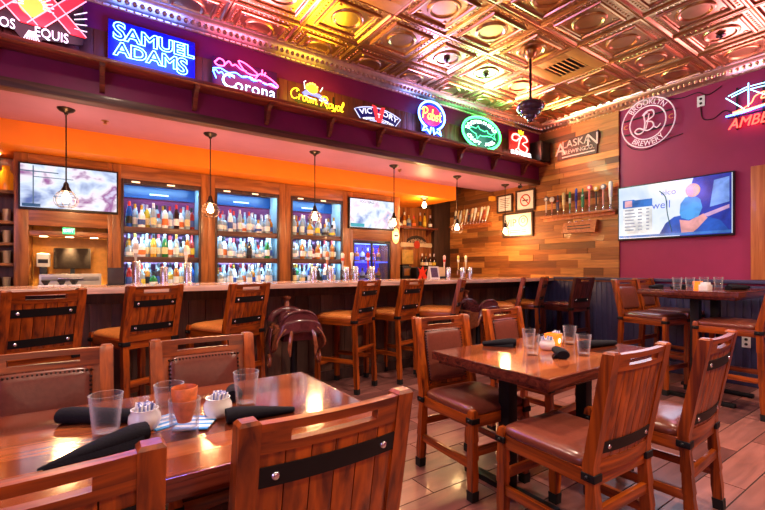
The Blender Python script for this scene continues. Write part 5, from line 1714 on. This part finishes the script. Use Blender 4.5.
# ring sign
WT = plain('unlit_tube_faint_glow', srgb(240, 214, 226), 0.35, emis=srgb(255, 210, 225), estr=0.25)  # sign is off; a faint pink glow is put into its tubes
t = wsign('ring_sign', 'round white tube sign with a script letter and ringed words on the maroon wall', 'neon sign', 2.475, 3.13, XR + 0.0)
mb = MB()
for r_ in (0.31, 0.21):
    mb.tube(circ(r_, r_, 40, (0, 0), 0.03), 0.008, 8, closed=True)
obj('rings', mb, WT, t)
letters('lettering', 'BROOKLYN', 0.095, WT, t, (0, 0, 0.03), 0.004, warp=lambda x, y: arc(0.258, 0, True)(x * 0.92, y))
letters('lettering', 'BREWERY', 0.095, WT, t, (0, 0, 0.03), 0.004, warp=lambda x, y: arc(0.262, 0, False)(x * 0.92, y))
mb = MB()
mb.tube(spline([(0.0, 0.13, 0.03), (-0.04, 0.10, 0.03), (-0.03, 0.0, 0.03), (-0.05, -0.10, 0.03), (-0.11, -0.12, 0.03), (-0.15, -0.08, 0.03), (-0.10, -0.05, 0.03), (0.0, -0.10, 0.03), (0.07, -0.06, 0.03), (0.05, 0.0, 0.03), (-0.01, 0.02, 0.03), (0.07, 0.07, 0.03), (0.06, 0.14, 0.03), (-0.01, 0.145, 0.03), (-0.06, 0.10, 0.03)], 6), 0.009, 6)
mb.tube(spline([(0.02, 0.11, 0.03), (0.0, 0.0, 0.03), (-0.02, -0.08, 0.03)], 6), 0.007, 6)
mb.tube(spline([(0.07, -0.06, 0.03), (0.11, -0.09, 0.03), (0.15, -0.05, 0.03)], 6), 0.007, 6)
obj('script_tube', mb, WT, t, ang=80)
for s_, nm_ in ((-1, 'left'), (1, 'right')):
    letters('small_letter', 'C', 0.08, plain('dull_orange_tube', srgb(230, 150, 90), 0.4), t, (s_ * 0.262, 0.0, 0.03), 0.004)
mb = MB()
for a in range(6):
    an = a * PI / 3 + 0.3
    mb.tube([(0.30 * math.cos(an), 0.30 * math.sin(an), 0.026), (0.30 * math.cos(an), 0.30 * math.sin(an), -0.02)], 0.008, 6)
mb.box(-0.30, 0.30, -0.10, -0.085, 0.0, 0.012); mb.box(-0.30, 0.30, 0.085, 0.10, 0.0, 0.012)
obj('standoffs', mb, M['black'], t)
# pale metal sign on the planks
t = wsign('metal_sign', 'dark metal sign with pale capitals high on the plank wall', 'sign', 3.43, 3.04)
mb = MB(); mb.poly([(-0.30, -0.13), (0.30, -0.15), (0.32, 0.17), (-0.10, 0.15), (-0.30, 0.06)], 0, 0.02); obj('plate', mb, plain('dark_rust_metal', srgb(66, 48, 46), 0.5, metal=0.3, noise=0.3), t)
PAL = plain('pale_sign_letters', srgb(206, 196, 190), 0.4, noise=0.1)
letters('lettering', 'A', 0.26, PAL, t, (-0.24, 0.01, 0.026), 0.006)
letters('lettering', 'LASKA', 0.15, PAL, t, (0.0, 0.07, 0.026), 0.006)
letters('lettering', 'N', 0.24, PAL, t, (0.25, 0.05, 0.026), 0.006)
letters('lettering', 'BREWING', 0.082, PAL, t, (-0.04, -0.045, 0.026), 0.005)
letters('lettering', 'CO.', 0.082, PAL, t, (0.20, -0.045, 0.026), 0.005)
mb = MB(); mb.box(-0.22, 0.28, -0.115, -0.10, 0.02, 0.026); obj('underline', mb, PAL, t)
# ship neon at the right edge
t = wsign('neon_sign', 'neon sign of pale blue sails over glowing red capitals, cut by right edge', 'neon sign', 1.36, 2.80, XR + 0.0)
mb = MB()
for a, b_ in (((-0.29, 0.385), (-0.12, 0.435)), ((-0.31, 0.37), (-0.15, 0.20)), ((-0.115, 0.47), (-0.115, 0.22)), ((-0.26, 0.365), (-0.125, 0.405)), ((-0.10, 0.43), (0.28, 0.42)), ((-0.10, 0.40), (0.24, 0.385)), ((-0.10, 0.395), (0.02, 0.30)), ((0.28, 0.42), (0.16, 0.27))):
    mb.tube([(*a, 0.035), (*b_, 0.035)], 0.0048, 8)
obj('sail_tubes', mb, glow('pale_blue_sail_neon', (0.3, 0.7, 1.0), 4), t)
mb = MB()
mb.tube(spline([(-0.31, 0.165, 0.035), (-0.15, 0.17, 0.035), (0.05, 0.195, 0.035), (0.28, 0.19, 0.035)], 4), 0.008, 8)
obj('wave_tube', mb, N_BLUE, t)
mb = MB()
mb.tube(spline([(-0.25, 0.19, 0.035), (-0.16, 0.21, 0.035), (-0.09, 0.25, 0.035), (-0.06, 0.31, 0.035), (0.02, 0.335, 0.035), (-0.01, 0.27, 0.035), (0.12, 0.29, 0.035), (0.20, 0.22, 0.035)], 5), 0.0065, 8)
mb.tube(spline([(-0.25, 0.19, 0.035), (-0.12, 0.19, 0.035), (0.05, 0.205, 0.035), (0.20, 0.22, 0.035)], 4), 0.009, 8)
obj('ship_tubes', mb, glow('red_orange_neon', (1.0, 0.16, 0.08), 5), t)
letters('lettering', 'AMBER', 0.155, glow('hot_red_letters', (1.0, 0.06, 0.04), 4), t, (-0.075, 0.06, 0.035), 0.006, sx=0.84, shear=0.25)
mb = MB(); mb.box(-0.30, 0.30, 0.14, 0.152, 0.0, 0.02); mb.box(-0.30, 0.30, 0.40, 0.41, 0.0, 0.02)
for q in (-0.22, 0.0, 0.22):
    mb.box(q - 0.006, q + 0.006, 0.0, 0.46, -0.015, 0.01)
obj('support', mb, M['black'], t)
for (y, z, lab, x) in ((1.92, 3.23, 'white double power outlet high on the maroon wall between two neon signs', XR + 0.018), (1.50, 0.48, 'white power outlet low on the dark wainscot under the high table', XR - 0.007)):
    t = framed('power_outlet', lab, 'outlet', (x, y, z), WR, WN)
    mb = MB(); mb.box(-0.038, 0.038, -0.062, 0.062, 0, 0.006, 0.002); obj('plate', mb, M['paper'], t)
    for q in (-0.026, 0.026):
        mb = MB(); mb.lathe([(0, 0.006), (0.015, 0.006), (0.015, 0.009), (0, 0.009)], (0, q, 0), 12); obj('socket', mb, M['black'], t)
def cable(label, pts, r=0.005):
    mb = MB(); mb.tube(spline(pts, 6), r, 6)
    o = obj('hanging_cable', mb, M['rubber'], ang=80)
    tag(o, label, 'cable')
cx_ = XR + 0.012
cable('black cable looping from the high outlet to the sail neon sign', [(cx_, 1.92, 3.17), (cx_, 1.90, 3.02), (cx_, 1.80, 2.99), (cx_, 1.70, 3.05), (cx_, 1.62, 3.00)])
cable('black cable running along the wall top from the ring sign', [(cx_, 2.25, 3.36), (cx_, 2.1, 3.33), (cx_, 1.95, 3.34), (cx_, 1.85, 3.28), (cx_, 1.72, 3.34)])
cable('black cable drooping below the ring sign', [(cx_, 2.75, 2.92), (cx_, 2.66, 2.84), (cx_, 2.5, 2.80), (cx_, 2.34, 2.86), (cx_, 2.1, 2.90)])
# framed notices
def frame(label, y, z, w, h, fn=None):
    t = wsign('picture_frame', label, 'frame', y, z, XR - 0.013, 'framed notices on the plank wall')
    mb = MB()
    f = 0.028
    for q in ((-w / 2, w / 2, -h / 2, -h / 2 + f), (-w / 2, w / 2, h / 2 - f, h / 2), (-w / 2, -w / 2 + f, -h / 2 + f, h / 2 - f), (w / 2 - f, w / 2, -h / 2 + f, h / 2 - f)):
        mb.box(q[0], q[1], q[2], q[3], 0, 0.03, 0.003)
    obj('frame', mb, M['cab_dark'], t)
    mb = MB(); mb.box(-w / 2 + f, w / 2 - f, -h / 2 + f, h / 2 - f, 0.0, 0.012); obj('sheet', mb, M['paper'], t)
    return t
INK = plain('dark_ink', srgb(60, 50, 60), 0.7)
REDI = plain('red_sign_ink', srgb(200, 50, 40), 0.6)
t = frame('framed white notice with dark lines, left of the no smoking notice', 4.72, 2.38, 0.33, 0.31)
for k in range(6):
    mb = MB(); mb.box(-0.10, 0.10 - 0.02 * (k % 3), 0.08 - 0.03 * k, 0.088 - 0.03 * k, 0.012, 0.0135); obj('text_line', mb, INK, t)
t = frame('framed no smoking notice with a red crossed circle', 4.31, 2.385, 0.37, 0.35)
mb = MB(); mb.tube(circ(0.09, 0.09, 32, (0, 0), 0.014), 0.009, 6, closed=True); mb.tube([(-0.06, 0.06, 0.014), (0.06, -0.06, 0.014)], 0.008, 6); obj('prohibition_ring', mb, REDI, t)
mb = MB(); mb.box(-0.055, 0.055, -0.009, 0.009, 0.012, 0.014); obj('cigarette', mb, INK, t)
t = frame('larger framed white poster lit by the pendant, with lettering and a circle', 4.46, 2.0, 0.60, 0.41)
letters('lettering', 'VIP', 0.17, INK, t, (-0.14, 0.03, 0.013), 0.0008)
mb = MB(); mb.tube(circ(0.085, 0.085, 32, (0.11, 0.05), 0.014), 0.006, 6, closed=True); mb.tube(circ(0.035, 0.035, 20, (0.11, 0.06), 0.014), 0.004, 6, closed=True); obj('circle_mark', mb, INK, t)
for k in range(2):
    mb = MB(); mb.box(-0.16, 0.16, -0.10 - 0.03 * k, -0.09 - 0.03 * k, 0.012, 0.0135); obj('text_line', mb, INK, t)
mb = MB(); mb.box(XR - 0.10, XR - 0.012, 4.93, 5.02, 2.46, 2.54, 0.01)
o = obj('emergency_wall_lamp', mb, plain('orange_plastic', srgb(240, 170, 50), 0.4)); tag(o, 'small orange box fixture on the plank wall above the left frame', 'light fixture')  # body is one plain orange
t = wsign('wooden_sign', 'wooden box plaque with burnt lettering below the right tap handle shelf', 'plaque', 3.37, 1.87, XR - 0.013)
mb = MB(); mb.poly([(-0.27, -0.075), (0.24, -0.085), (0.27, 0.085), (-0.23, 0.075)], 0, 0.07); obj('box', mb, M['panel_wood'], t)
for k in range(2):
    mb = MB(); mb.box(-0.17, 0.18, 0.012 - 0.04 * k, 0.026 - 0.04 * k, 0.07, 0.0715); obj('burnt_line', mb, DKP, t)
for k in range(4):
    mb = MB(); mb.lathe([(0, 0), (0.03, 0), (0.03, 0.008), (0, 0.012)], seg=14)
    o = obj('cap', mb, M['steel'], t)
    o.matrix_local = Matrix.Translation((-0.15 + 0.1 * k, 0.078 + 0.002 * k, 0.035)) @ Matrix.Rotation(-PI / 2, 4, 'X')

# tap handles on two wall shelves
def handle_shelf(label, y0, y1, z):
    t = thing('handle_shelf', label, 'shelf', (XR - 0.014, (y0 + y1) / 2, z), 0, 'tap handle shelves')
    L_ = (y1 - y0) / 2
    mb = MB(); mb.box(-0.10, 0, -L_, L_, -0.03, 0, 0.003); obj('board', mb, M['panel_wood'], t)
    mb = MB(); mb.box(-0.03, 0, -L_, L_, -0.075, -0.03, 0.003); obj('rail', mb, M['panel_wood'], t)
handle_shelf('tap handle shelf on the right part of the plank wall, above the plaque', 2.87, 3.97, 2.075)
handle_shelf('tap handle shelf deep in the corner of the plank wall, left of the frames', 5.02, 6.0, 2.09)
def tcol(rgb): return plain('handle_paint_%d_%d_%d' % rgb, srgb(*rgb), 0.35, coat=0.3)
def tap_handle(label, loc, shape, c1, c2, tilt=0, group='tap handles on the right shelf', h=0.30):
    t = thing('tap_handle', label, 'tap handle', loc, 0, group)
    t.rotation_euler = (tilt, 0, 0)
    k = h / 0.30
    mb = MB(); mb.lathe([(0, 0), (0.013, 0), (0.013, 0.03 * k), (0.008, 0.04 * k), (0.010, 0.055 * k)], seg=12); obj('ferrule', mb, M['steel'], t)
    if shape == 'paddle':
        pr = [(0.010, 0.05), (0.014, 0.10), (0.026, 0.22), (0.030, 0.27), (0.022, 0.295), (0, 0.30)]
    elif shape == 'slim':
        pr = [(0.010, 0.05), (0.013, 0.12), (0.017, 0.24), (0.018, 0.28), (0.010, 0.298), (0, 0.30)]
    elif shape == 'bottle':
        pr = [(0.012, 0.05), (0.024, 0.08), (0.026, 0.18), (0.012, 0.23), (0.012, 0.28), (0, 0.29)]
    else:
        pr = [(0.010, 0.05), (0.012, 0.12), (0.015, 0.20), (0.013, 0.235), (0, 0.238)]
    mb = MB(); mb.lathe([(r, z * k) for r, z in pr], seg=14, sx=0.6); obj('grip', mb, tcol(c1), t)
    if shape == 'disc':
        mb = MB(); mb.sphere((0, 0, 0.265 * k), 0.042, 14, 8, (0.35, 1, 1)); dsc = obj('badge', mb, tcol(c2), t)
        mb = MB(); mb.sphere((-0.010, 0, 0.265 * k), 0.024, 12, 6, (0.3, 1, 1)); obj('badge_centre', mb, M['paper'], dsc)
    else:
        mb = MB(); mb.lathe([(0.0225, 0.13 * k), (0.0255, 0.20 * k)], seg=14, sx=0.62, cap=False) if shape == 'paddle' else mb.lathe([(0.0195, 0.14 * k), (0.0195, 0.21 * k)], seg=14, sx=0.75, cap=False)
        obj('band', mb, tcol(c2), t)
    return t
hd = [('disc', (200, 190, 190), (110, 110, 130), 'grey-topped pale'), ('disc', (200, 120, 100), (230, 230, 235), 'short round white-topped red'), ('bottle', (80, 80, 120), (190, 90, 80), 'slate and red'), ('paddle', (220, 200, 140), (240, 225, 170), 'cream paddle'),
      ('slim', (60, 150, 80), (230, 235, 225), 'slim green'), ('slim', (50, 60, 180), (30, 40, 140), 'slim deep blue'), ('bottle', (40, 120, 80), (180, 190, 190), 'green cross-shaped'), ('disc', (220, 110, 110), (220, 90, 110), 'tall pink round-topped'),
      ('disc', (60, 50, 40), (230, 190, 80), 'black and gold-topped'), ('disc', (220, 150, 140), (140, 140, 150), 'pink and grey round-topped'), ('paddle', (240, 238, 238), (225, 225, 235), 'big white paddle')]
for k, (sh, c1, c2, nm_) in enumerate(hd):
    y = 3.90 - 0.098 * k
    tap_handle('%s tap handle, %s from left on the right wall shelf' % (nm_, ORD[k]), (XR - 0.065, y, 2.076), sh, c1, c2, 0, 'tap handles on the right shelf', 1.13 * [0.27, 0.25, 0.28, 0.29, 0.29, 0.32, 0.32, 0.34, 0.31, 0.32, 0.34][k])
pal = [(230, 220, 200), (236, 200, 120), (226, 226, 226), (200, 160, 90), (240, 235, 220), (60, 60, 70), (230, 190, 150), (240, 240, 240), (190, 120, 60), (236, 230, 210), (200, 60, 50), (230, 220, 190)]
for k in range(12):
    y = 5.92 - 0.073 * k
    sh = ['paddle', 'slim', 'bottle', 'paddle', 'slim', 'bottle', 'paddle', 'paddle', 'slim', 'paddle', 'disc', 'paddle'][k]
    tap_handle('leaning tap handle, %s from left on the corner wall shelf' % ORD[k], (XR - 0.065, y, 2.091), sh, pal[k], pal[(k + 5) % 12], R(14), 'tap handles on the corner shelf', 0.30)

# ------------------------------------------------------------------ on the bar
G5 = 'draught taps along the bar'
def tower(label, x, grip=None, h=0.17, y=4.43, sh='paddle', c2=(230, 230, 230)):
    t = thing('beer_tower', label, 'beer tap', (x, y, 1.132), 0, G5)
    mb = MB(); mb.lathe([(0.045, 0), (0.045, 0.008), (0.036, 0.014), (0.036, h - 0.01), (0.03, h), (0, h)], seg=20); obj('column', mb, M['steel'], t)
    mb = MB(); mb.tube([(0, 0.03, h - 0.04), (0, 0.085, h - 0.04), (0, 0.10, h - 0.06), (0, 0.10, h - 0.11)], 0.010, 8); obj('faucet', mb, M['steel'], t)
    if grip:
        mb = MB(); mb.lathe([(0.008, h - 0.04), (0.010, h + 0.02), (0.022, h + 0.12), (0.024, h + 0.155), (0.014, h + 0.172), (0, h + 0.174)], (0, 0.085, 0), 14, sy=0.7); obj('grip', mb, tcol(grip), t)
        mb = MB(); mb.lathe([(0.0195, h + 0.075), (0.0225, h + 0.11)], (0, 0.085, 0), 14, sy=0.75, cap=False); obj('grip_band', mb, tcol(c2), t)
tower('beer tower with grey grip in front of the left bottle cabinet, leftmost', 0.335, (170, 160, 160), 0.21)
tower('short gripless beer tower in front of the left bottle cabinet, centre', 0.56, None, 0.16)
tower('beer tower with pale grip in front of the left bottle cabinet, rightmost', 0.765, (226, 214, 190), 0.2)
tower('gripless beer tower in front of the right bottle cabinet, left one', 2.10, None, 0.17)
tower('beer tower with brown grip in front of the right bottle cabinet, right one', 2.32, (190, 120, 80), 0.17)
tower('beer tower with slim orange and white grip left of the blue cooler', 2.53, (232, 226, 224), 0.16, 4.43, 'paddle', (220, 80, 50))
tower('beer tower with white grip in front of the left half of the blue cooler', 2.66, (238, 236, 236), 0.17)
tower('beer tower with red grip in front of the right half of the blue cooler', 2.90, (180, 30, 44), 0.17)
tower('beer tower with red-topped white grip before the plank wall, leftmost', 4.22, (236, 210, 205), 0.16, 4.43, 'paddle', (210, 60, 60))
tower('beer tower with yellow grip before the plank wall, middle', 4.50, (236, 200, 110), 0.16)
tower('beer tower with cream grip before the plank wall, rightmost', 4.66, (236, 226, 190), 0.16)
for k, x in enumerate((-0.30, -0.20, -0.12)):
    t = thing('bar_caddy', 'small dark bar caddy on a white napkin, %s from left behind the leftmost bar chair' % ORD[k], 'caddy', (x, 4.25, 1.132), 0, 'caddies at the left of the bar')
    mb = MB(); mb.box(-0.045, 0.045, -0.05, 0.05, 0.0005, 0.012, 0.001); obj('white_napkin', mb, M['paper'], t)
    mb = MB(); mb.lathe([(0.012, 0.012), (0.03, 0.045), (0.03, 0.05), (0.0, 0.05)], seg=14); obj('cup', mb, M['black'], t)
t = thing('menu_stand', 'dark upright menu stand on the bar at the left, before the left bottle cabinet', 'menu', (0.17, 4.3, 1.132), R(8))
mb = MB(); mb.box(-0.06, 0.06, -0.006, 0.006, 0.0, 0.15, 0.002); obj('panel', mb, plain('dark_smoked_panel', srgb(62, 56, 58), 0.2), t)
mb = MB(); mb.box(-0.065, 0.065, -0.03, 0.03, 0, 0.008, 0.002); obj('base', mb, M['black'], t)
t = thing('menu_stand', 'white menu card with a dark purple picture standing on the bar', 'menu', (3.83, 4.3, 1.132), R(-10))
mb = MB(); mb.hexa([(-0.075, -0.03, 0), (0.075, -0.03, 0), (0.075, -0.024, 0), (-0.075, -0.024, 0), (-0.075, 0.012, 0.17), (0.075, 0.012, 0.17), (0.075, 0.018, 0.17), (-0.075, 0.018, 0.17)]); cd = obj('card', mb, M['paper'], t)
mb = MB(); mb.hexa([(-0.055, -0.029, 0.022), (0.05, -0.029, 0.022), (0.05, -0.025, 0.022), (-0.055, -0.025, 0.022), (-0.055, 0.0045, 0.152), (0.05, 0.0045, 0.152), (0.05, 0.0085, 0.152), (-0.055, 0.0085, 0.152)]); obj('picture', mb, plain('purple_print', srgb(88, 62, 96), 0.5, noise=0.4, nscale=40), cd)
mb = MB(); mb.hexa([(-0.075, 0.06, 0), (0.075, 0.06, 0), (0.075, 0.066, 0), (-0.075, 0.066, 0), (-0.075, 0.018, 0.17), (0.075, 0.018, 0.17), (0.075, 0.024, 0.17), (-0.075, 0.024, 0.17)]); obj('back_card', mb, M['paper'], t)
t = thing('paper_holder', 'pale paper stack in a holder on the bar right of the white menu card', 'paper', (4.03, 4.38, 1.132), R(-6))
mb = MB(); mb.box(-0.06, 0.06, -0.02, 0.02, 0, 0.16, 0.004); obj('papers', mb, plain('cream_paper', srgb(230, 206, 160), 0.6), t)
mb = MB(); mb.box(-0.07, 0.07, -0.03, 0.03, 0, 0.03, 0.003); obj('tray', mb, M['black'], t)

# ------------------------------------------------------------------ pendants
BULB = glow('warm_filament_bulb', (1.0, 0.72, 0.34), 16)
def pendant():
    t = thing('pendant_lamp', '', 'pendant lamp', (0, 0, 2.63), 0, 'pendant lamps over the bar')
    mb = MB(); mb.lathe([(0.065, 0), (0.065, -0.006), (0.05, -0.022), (0.018, -0.035), (0.012, -0.05)], seg=24); obj('canopy', mb, M['bronze'], t)
    mb = MB(); mb.lathe([(0.0055, -0.03), (0.0055, -0.64)], seg=8); obj('rod', mb, M['bronze'], t)
    mb = MB(); mb.lathe([(0.008, -0.62), (0.018, -0.635), (0.022, -0.66), (0.035, -0.685), (0.038, -0.70), (0.02, -0.70)], seg=20); obj('socket', mb, M['bronze'], t)
    mb = MB(); mb.lathe([(0.012, -0.70), (0.016, -0.715), (0.030, -0.745), (0.033, -0.77), (0.026, -0.79), (0.0, -0.80)], seg=18); obj('bulb', mb, BULB, t, ang=80)
    mb = MB()
    for k in range(10):
        a = 2 * PI * k / 10
        pts = [(r * math.cos(a), r * math.sin(a), z) for r, z in ((0.036, -0.695), (0.06, -0.715), (0.082, -0.75), (0.085, -0.785), (0.07, -0.82), (0.045, -0.835))]
        mb.tube(pts, 0.0016, 5)
    for r, z in ((0.083, -0.755), (0.07, -0.82), (0.045, -0.835), (0.06, -0.715)):
        mb.tube(circ(r, r, 24, (0, 0), z), 0.0018, 5, closed=True)
    obj('wire_cage', mb, M['bronze'], t)
    return t
pn = pendant()
for k, x in enumerate((-0.18, 0.98, 2.13, 3.27, 4.42, 5.50)):
    lab = ['leftmost pendant lamp over the bar, before the left television', 'pendant lamp between the left and middle bottle cabinets', 'pendant lamp before the right bottle cabinet', 'pendant lamp beside the middle television', 'pendant lamp before the corner tap handle shelf', 'rightmost pendant lamp, before the lit white poster'][k]
    if k == 0:
        pn.location = (x, 4.46, 2.63); pn['label'] = lab
    else:
        dup(pn, (x, 4.46, 2.63), 0, lab)
    light('pendant_light', 'POINT', (x, 4.46, 2.63 - 0.755), 55, (1.0, 0.58, 0.24), radius=0.052)
t = thing('flush_lamp', 'small bare bulb lamp under the orange bulkhead above the corner shelf', 'ceiling lamp', (4.42, 5.2, 2.41))
mb = MB(); mb.lathe([(0.07, 0), (0.07, -0.008), (0.03, -0.03), (0.02, -0.06)], seg=20); obj('canopy', mb, M['bronze'], t)
mb = MB(); mb.lathe([(0.014, -0.06), (0.034, -0.10), (0.036, -0.13), (0.025, -0.155), (0, -0.16)], seg=16); obj('bulb', mb, BULB, t, ang=80)
light('flush_light', 'POINT', (4.42, 5.2, 2.285), 30, (1.0, 0.58, 0.22), radius=0.06)
# ------------------------------------------------------------------ light
# glow of the neon signs on the ledge
BG = {-0.36: 1.5, 0.42: 9, 1.19: 2, 1.92: 1.8, 3.49: 2.0, 4.36: 2.0, 5.2: 1.5}
for x, w_, e, c in [(-0.36, 0.6, 6, (1.0, 0.35, 0.5)), (0.42, 0.6, 34, (0.10, 0.18, 1.0)), (1.19, 0.6, 18, (1.0, 0.22, 0.5)), (1.92, 0.5, 10, (1.0, 0.70, 0.05)), (3.49, 0.35, 15, (0.45, 0.30, 1.0)), (4.36, 0.7, 26, (0.35, 1.0, 0.6)), (5.2, 0.45, 14, (1.0, 0.2, 0.12))]:
    o = light('neon_glow', 'AREA', (x, 3.90, 3.06), e * 1.3, c, None, w_, 0.24)
    aim(o, (x, 2.6, 3.4))
    o = light('neon_backglow', 'AREA', (x, 3.80, 3.06), BG[x], c, None, w_ * 0.9, 0.2)
    aim(o, (x, 4.07, 3.06))
o = light('sail_glow', 'AREA', (5.70, 1.36, 3.0), 16, (1.0, 0.35, 0.55), None, 0.7, 0.5)
aim(o, (4.2, 1.4, 3.5))
# big television glow
o = light('tv_glow', 'AREA', (5.72, 2.22, 2.0), 10, (0.7, 0.8, 1.0), None, 1.2, 0.65)
aim(o, (3, 2.22, 1.7))
# unseen ceiling downlights, added as general fill behind and above the camera
CAN = glow('fill_lamp_lens', (1.0, 0.82, 0.6), 6)
cans = [(-1.2, -0.8), (0.6, -0.9), (2.4, -0.8), (4.3, -0.9), (-1.2, 0.8), (0.65, 0.35)]
for k, (x, y) in enumerate([(0.06, 2.61), (1.89, 2.0), (3.72, 0.78), (0.06, -0.44), (2.5, -0.44), (4.94, -0.44)]):
    mb = MB(); mb.lathe([(0.085, 0.0), (0.085, -0.006), (0.07, -0.008)], (0, 0, 0), 24, cap=False)
    t = thing('added_downlight', 'added fill lamp in the ceiling above the dining area, out of view', 'ceiling light', (x, y, ZC - 0.018), 0, 'added ceiling fill lamps')
    obj('trim_ring', mb, M['bronze'], t)
    mb = MB(); mb.lathe([(0, -0.002), (0.07, -0.002), (0.07, -0.004), (0, -0.004)], seg=24)
    obj('lens', mb, CAN, t)
    o = light('fill_spot', 'SPOT', (x, y, ZC - 0.04), [230, 240, 240, 150, 340, 260][k], (1.0, 0.76, 0.58), (0, 0, 0), radius=0.07)
    o.data.spot_size = R(140)
    o.data.spot_blend = 0.8
# added area fills, unseen: daylight-cool from the left, warm from behind the camera
o = light('left_fill', 'AREA', (XL + 0.1, 0.6, 1.9), 60, (0.62, 0.52, 1.0), None, 2.4, 1.8)
aim(o, (2.0, 2.4, 1.0))
o = light('front_fill', 'AREA', (1.2, YF + 0.1, 2.0), 26, (1.0, 0.70, 0.48), None, 4.0, 1.8)
aim(o, (2.2, 3.0, 1.0))

w = bpy.data.worlds.new('room_air')
SC.world = w
w.use_nodes = True
w.node_tree.nodes['Background'].inputs['Color'].default_value = (0.5, 0.42, 0.5, 1)
w.node_tree.nodes['Background'].inputs['Strength'].default_value = 0.05

# ------------------------------------------------------------------ camera
cam = bpy.data.cameras.new('camera')
co = bpy.data.objects.new('camera', cam)
COL.objects.link(co)
co.location = (0, 0, 1.28)
co.rotation_euler = (PI / 2, 0, -math.atan2(290.6, 420.0))
cam.sensor_width = 36
cam.lens = 420 / 765 * 36
cam.shift_y = 13 / 765
cam.clip_start = 0.02
SC.camera = co
SC.view_settings.view_transform = 'Standard'
SC.view_settings.look = 'None'
SC.view_settings.exposure = 0.32
SC.view_settings.gamma = 1
SC.cycles.use_denoising = True
SC.cycles.max_bounces = 12
SC.cycles.transparent_max_bounces = 16
SC.cycles.transmission_bounces = 8
SC.cycles.sample_clamp_indirect = 6
SC.cycles.caustics_refractive = False
SC.cycles.caustics_reflective = False
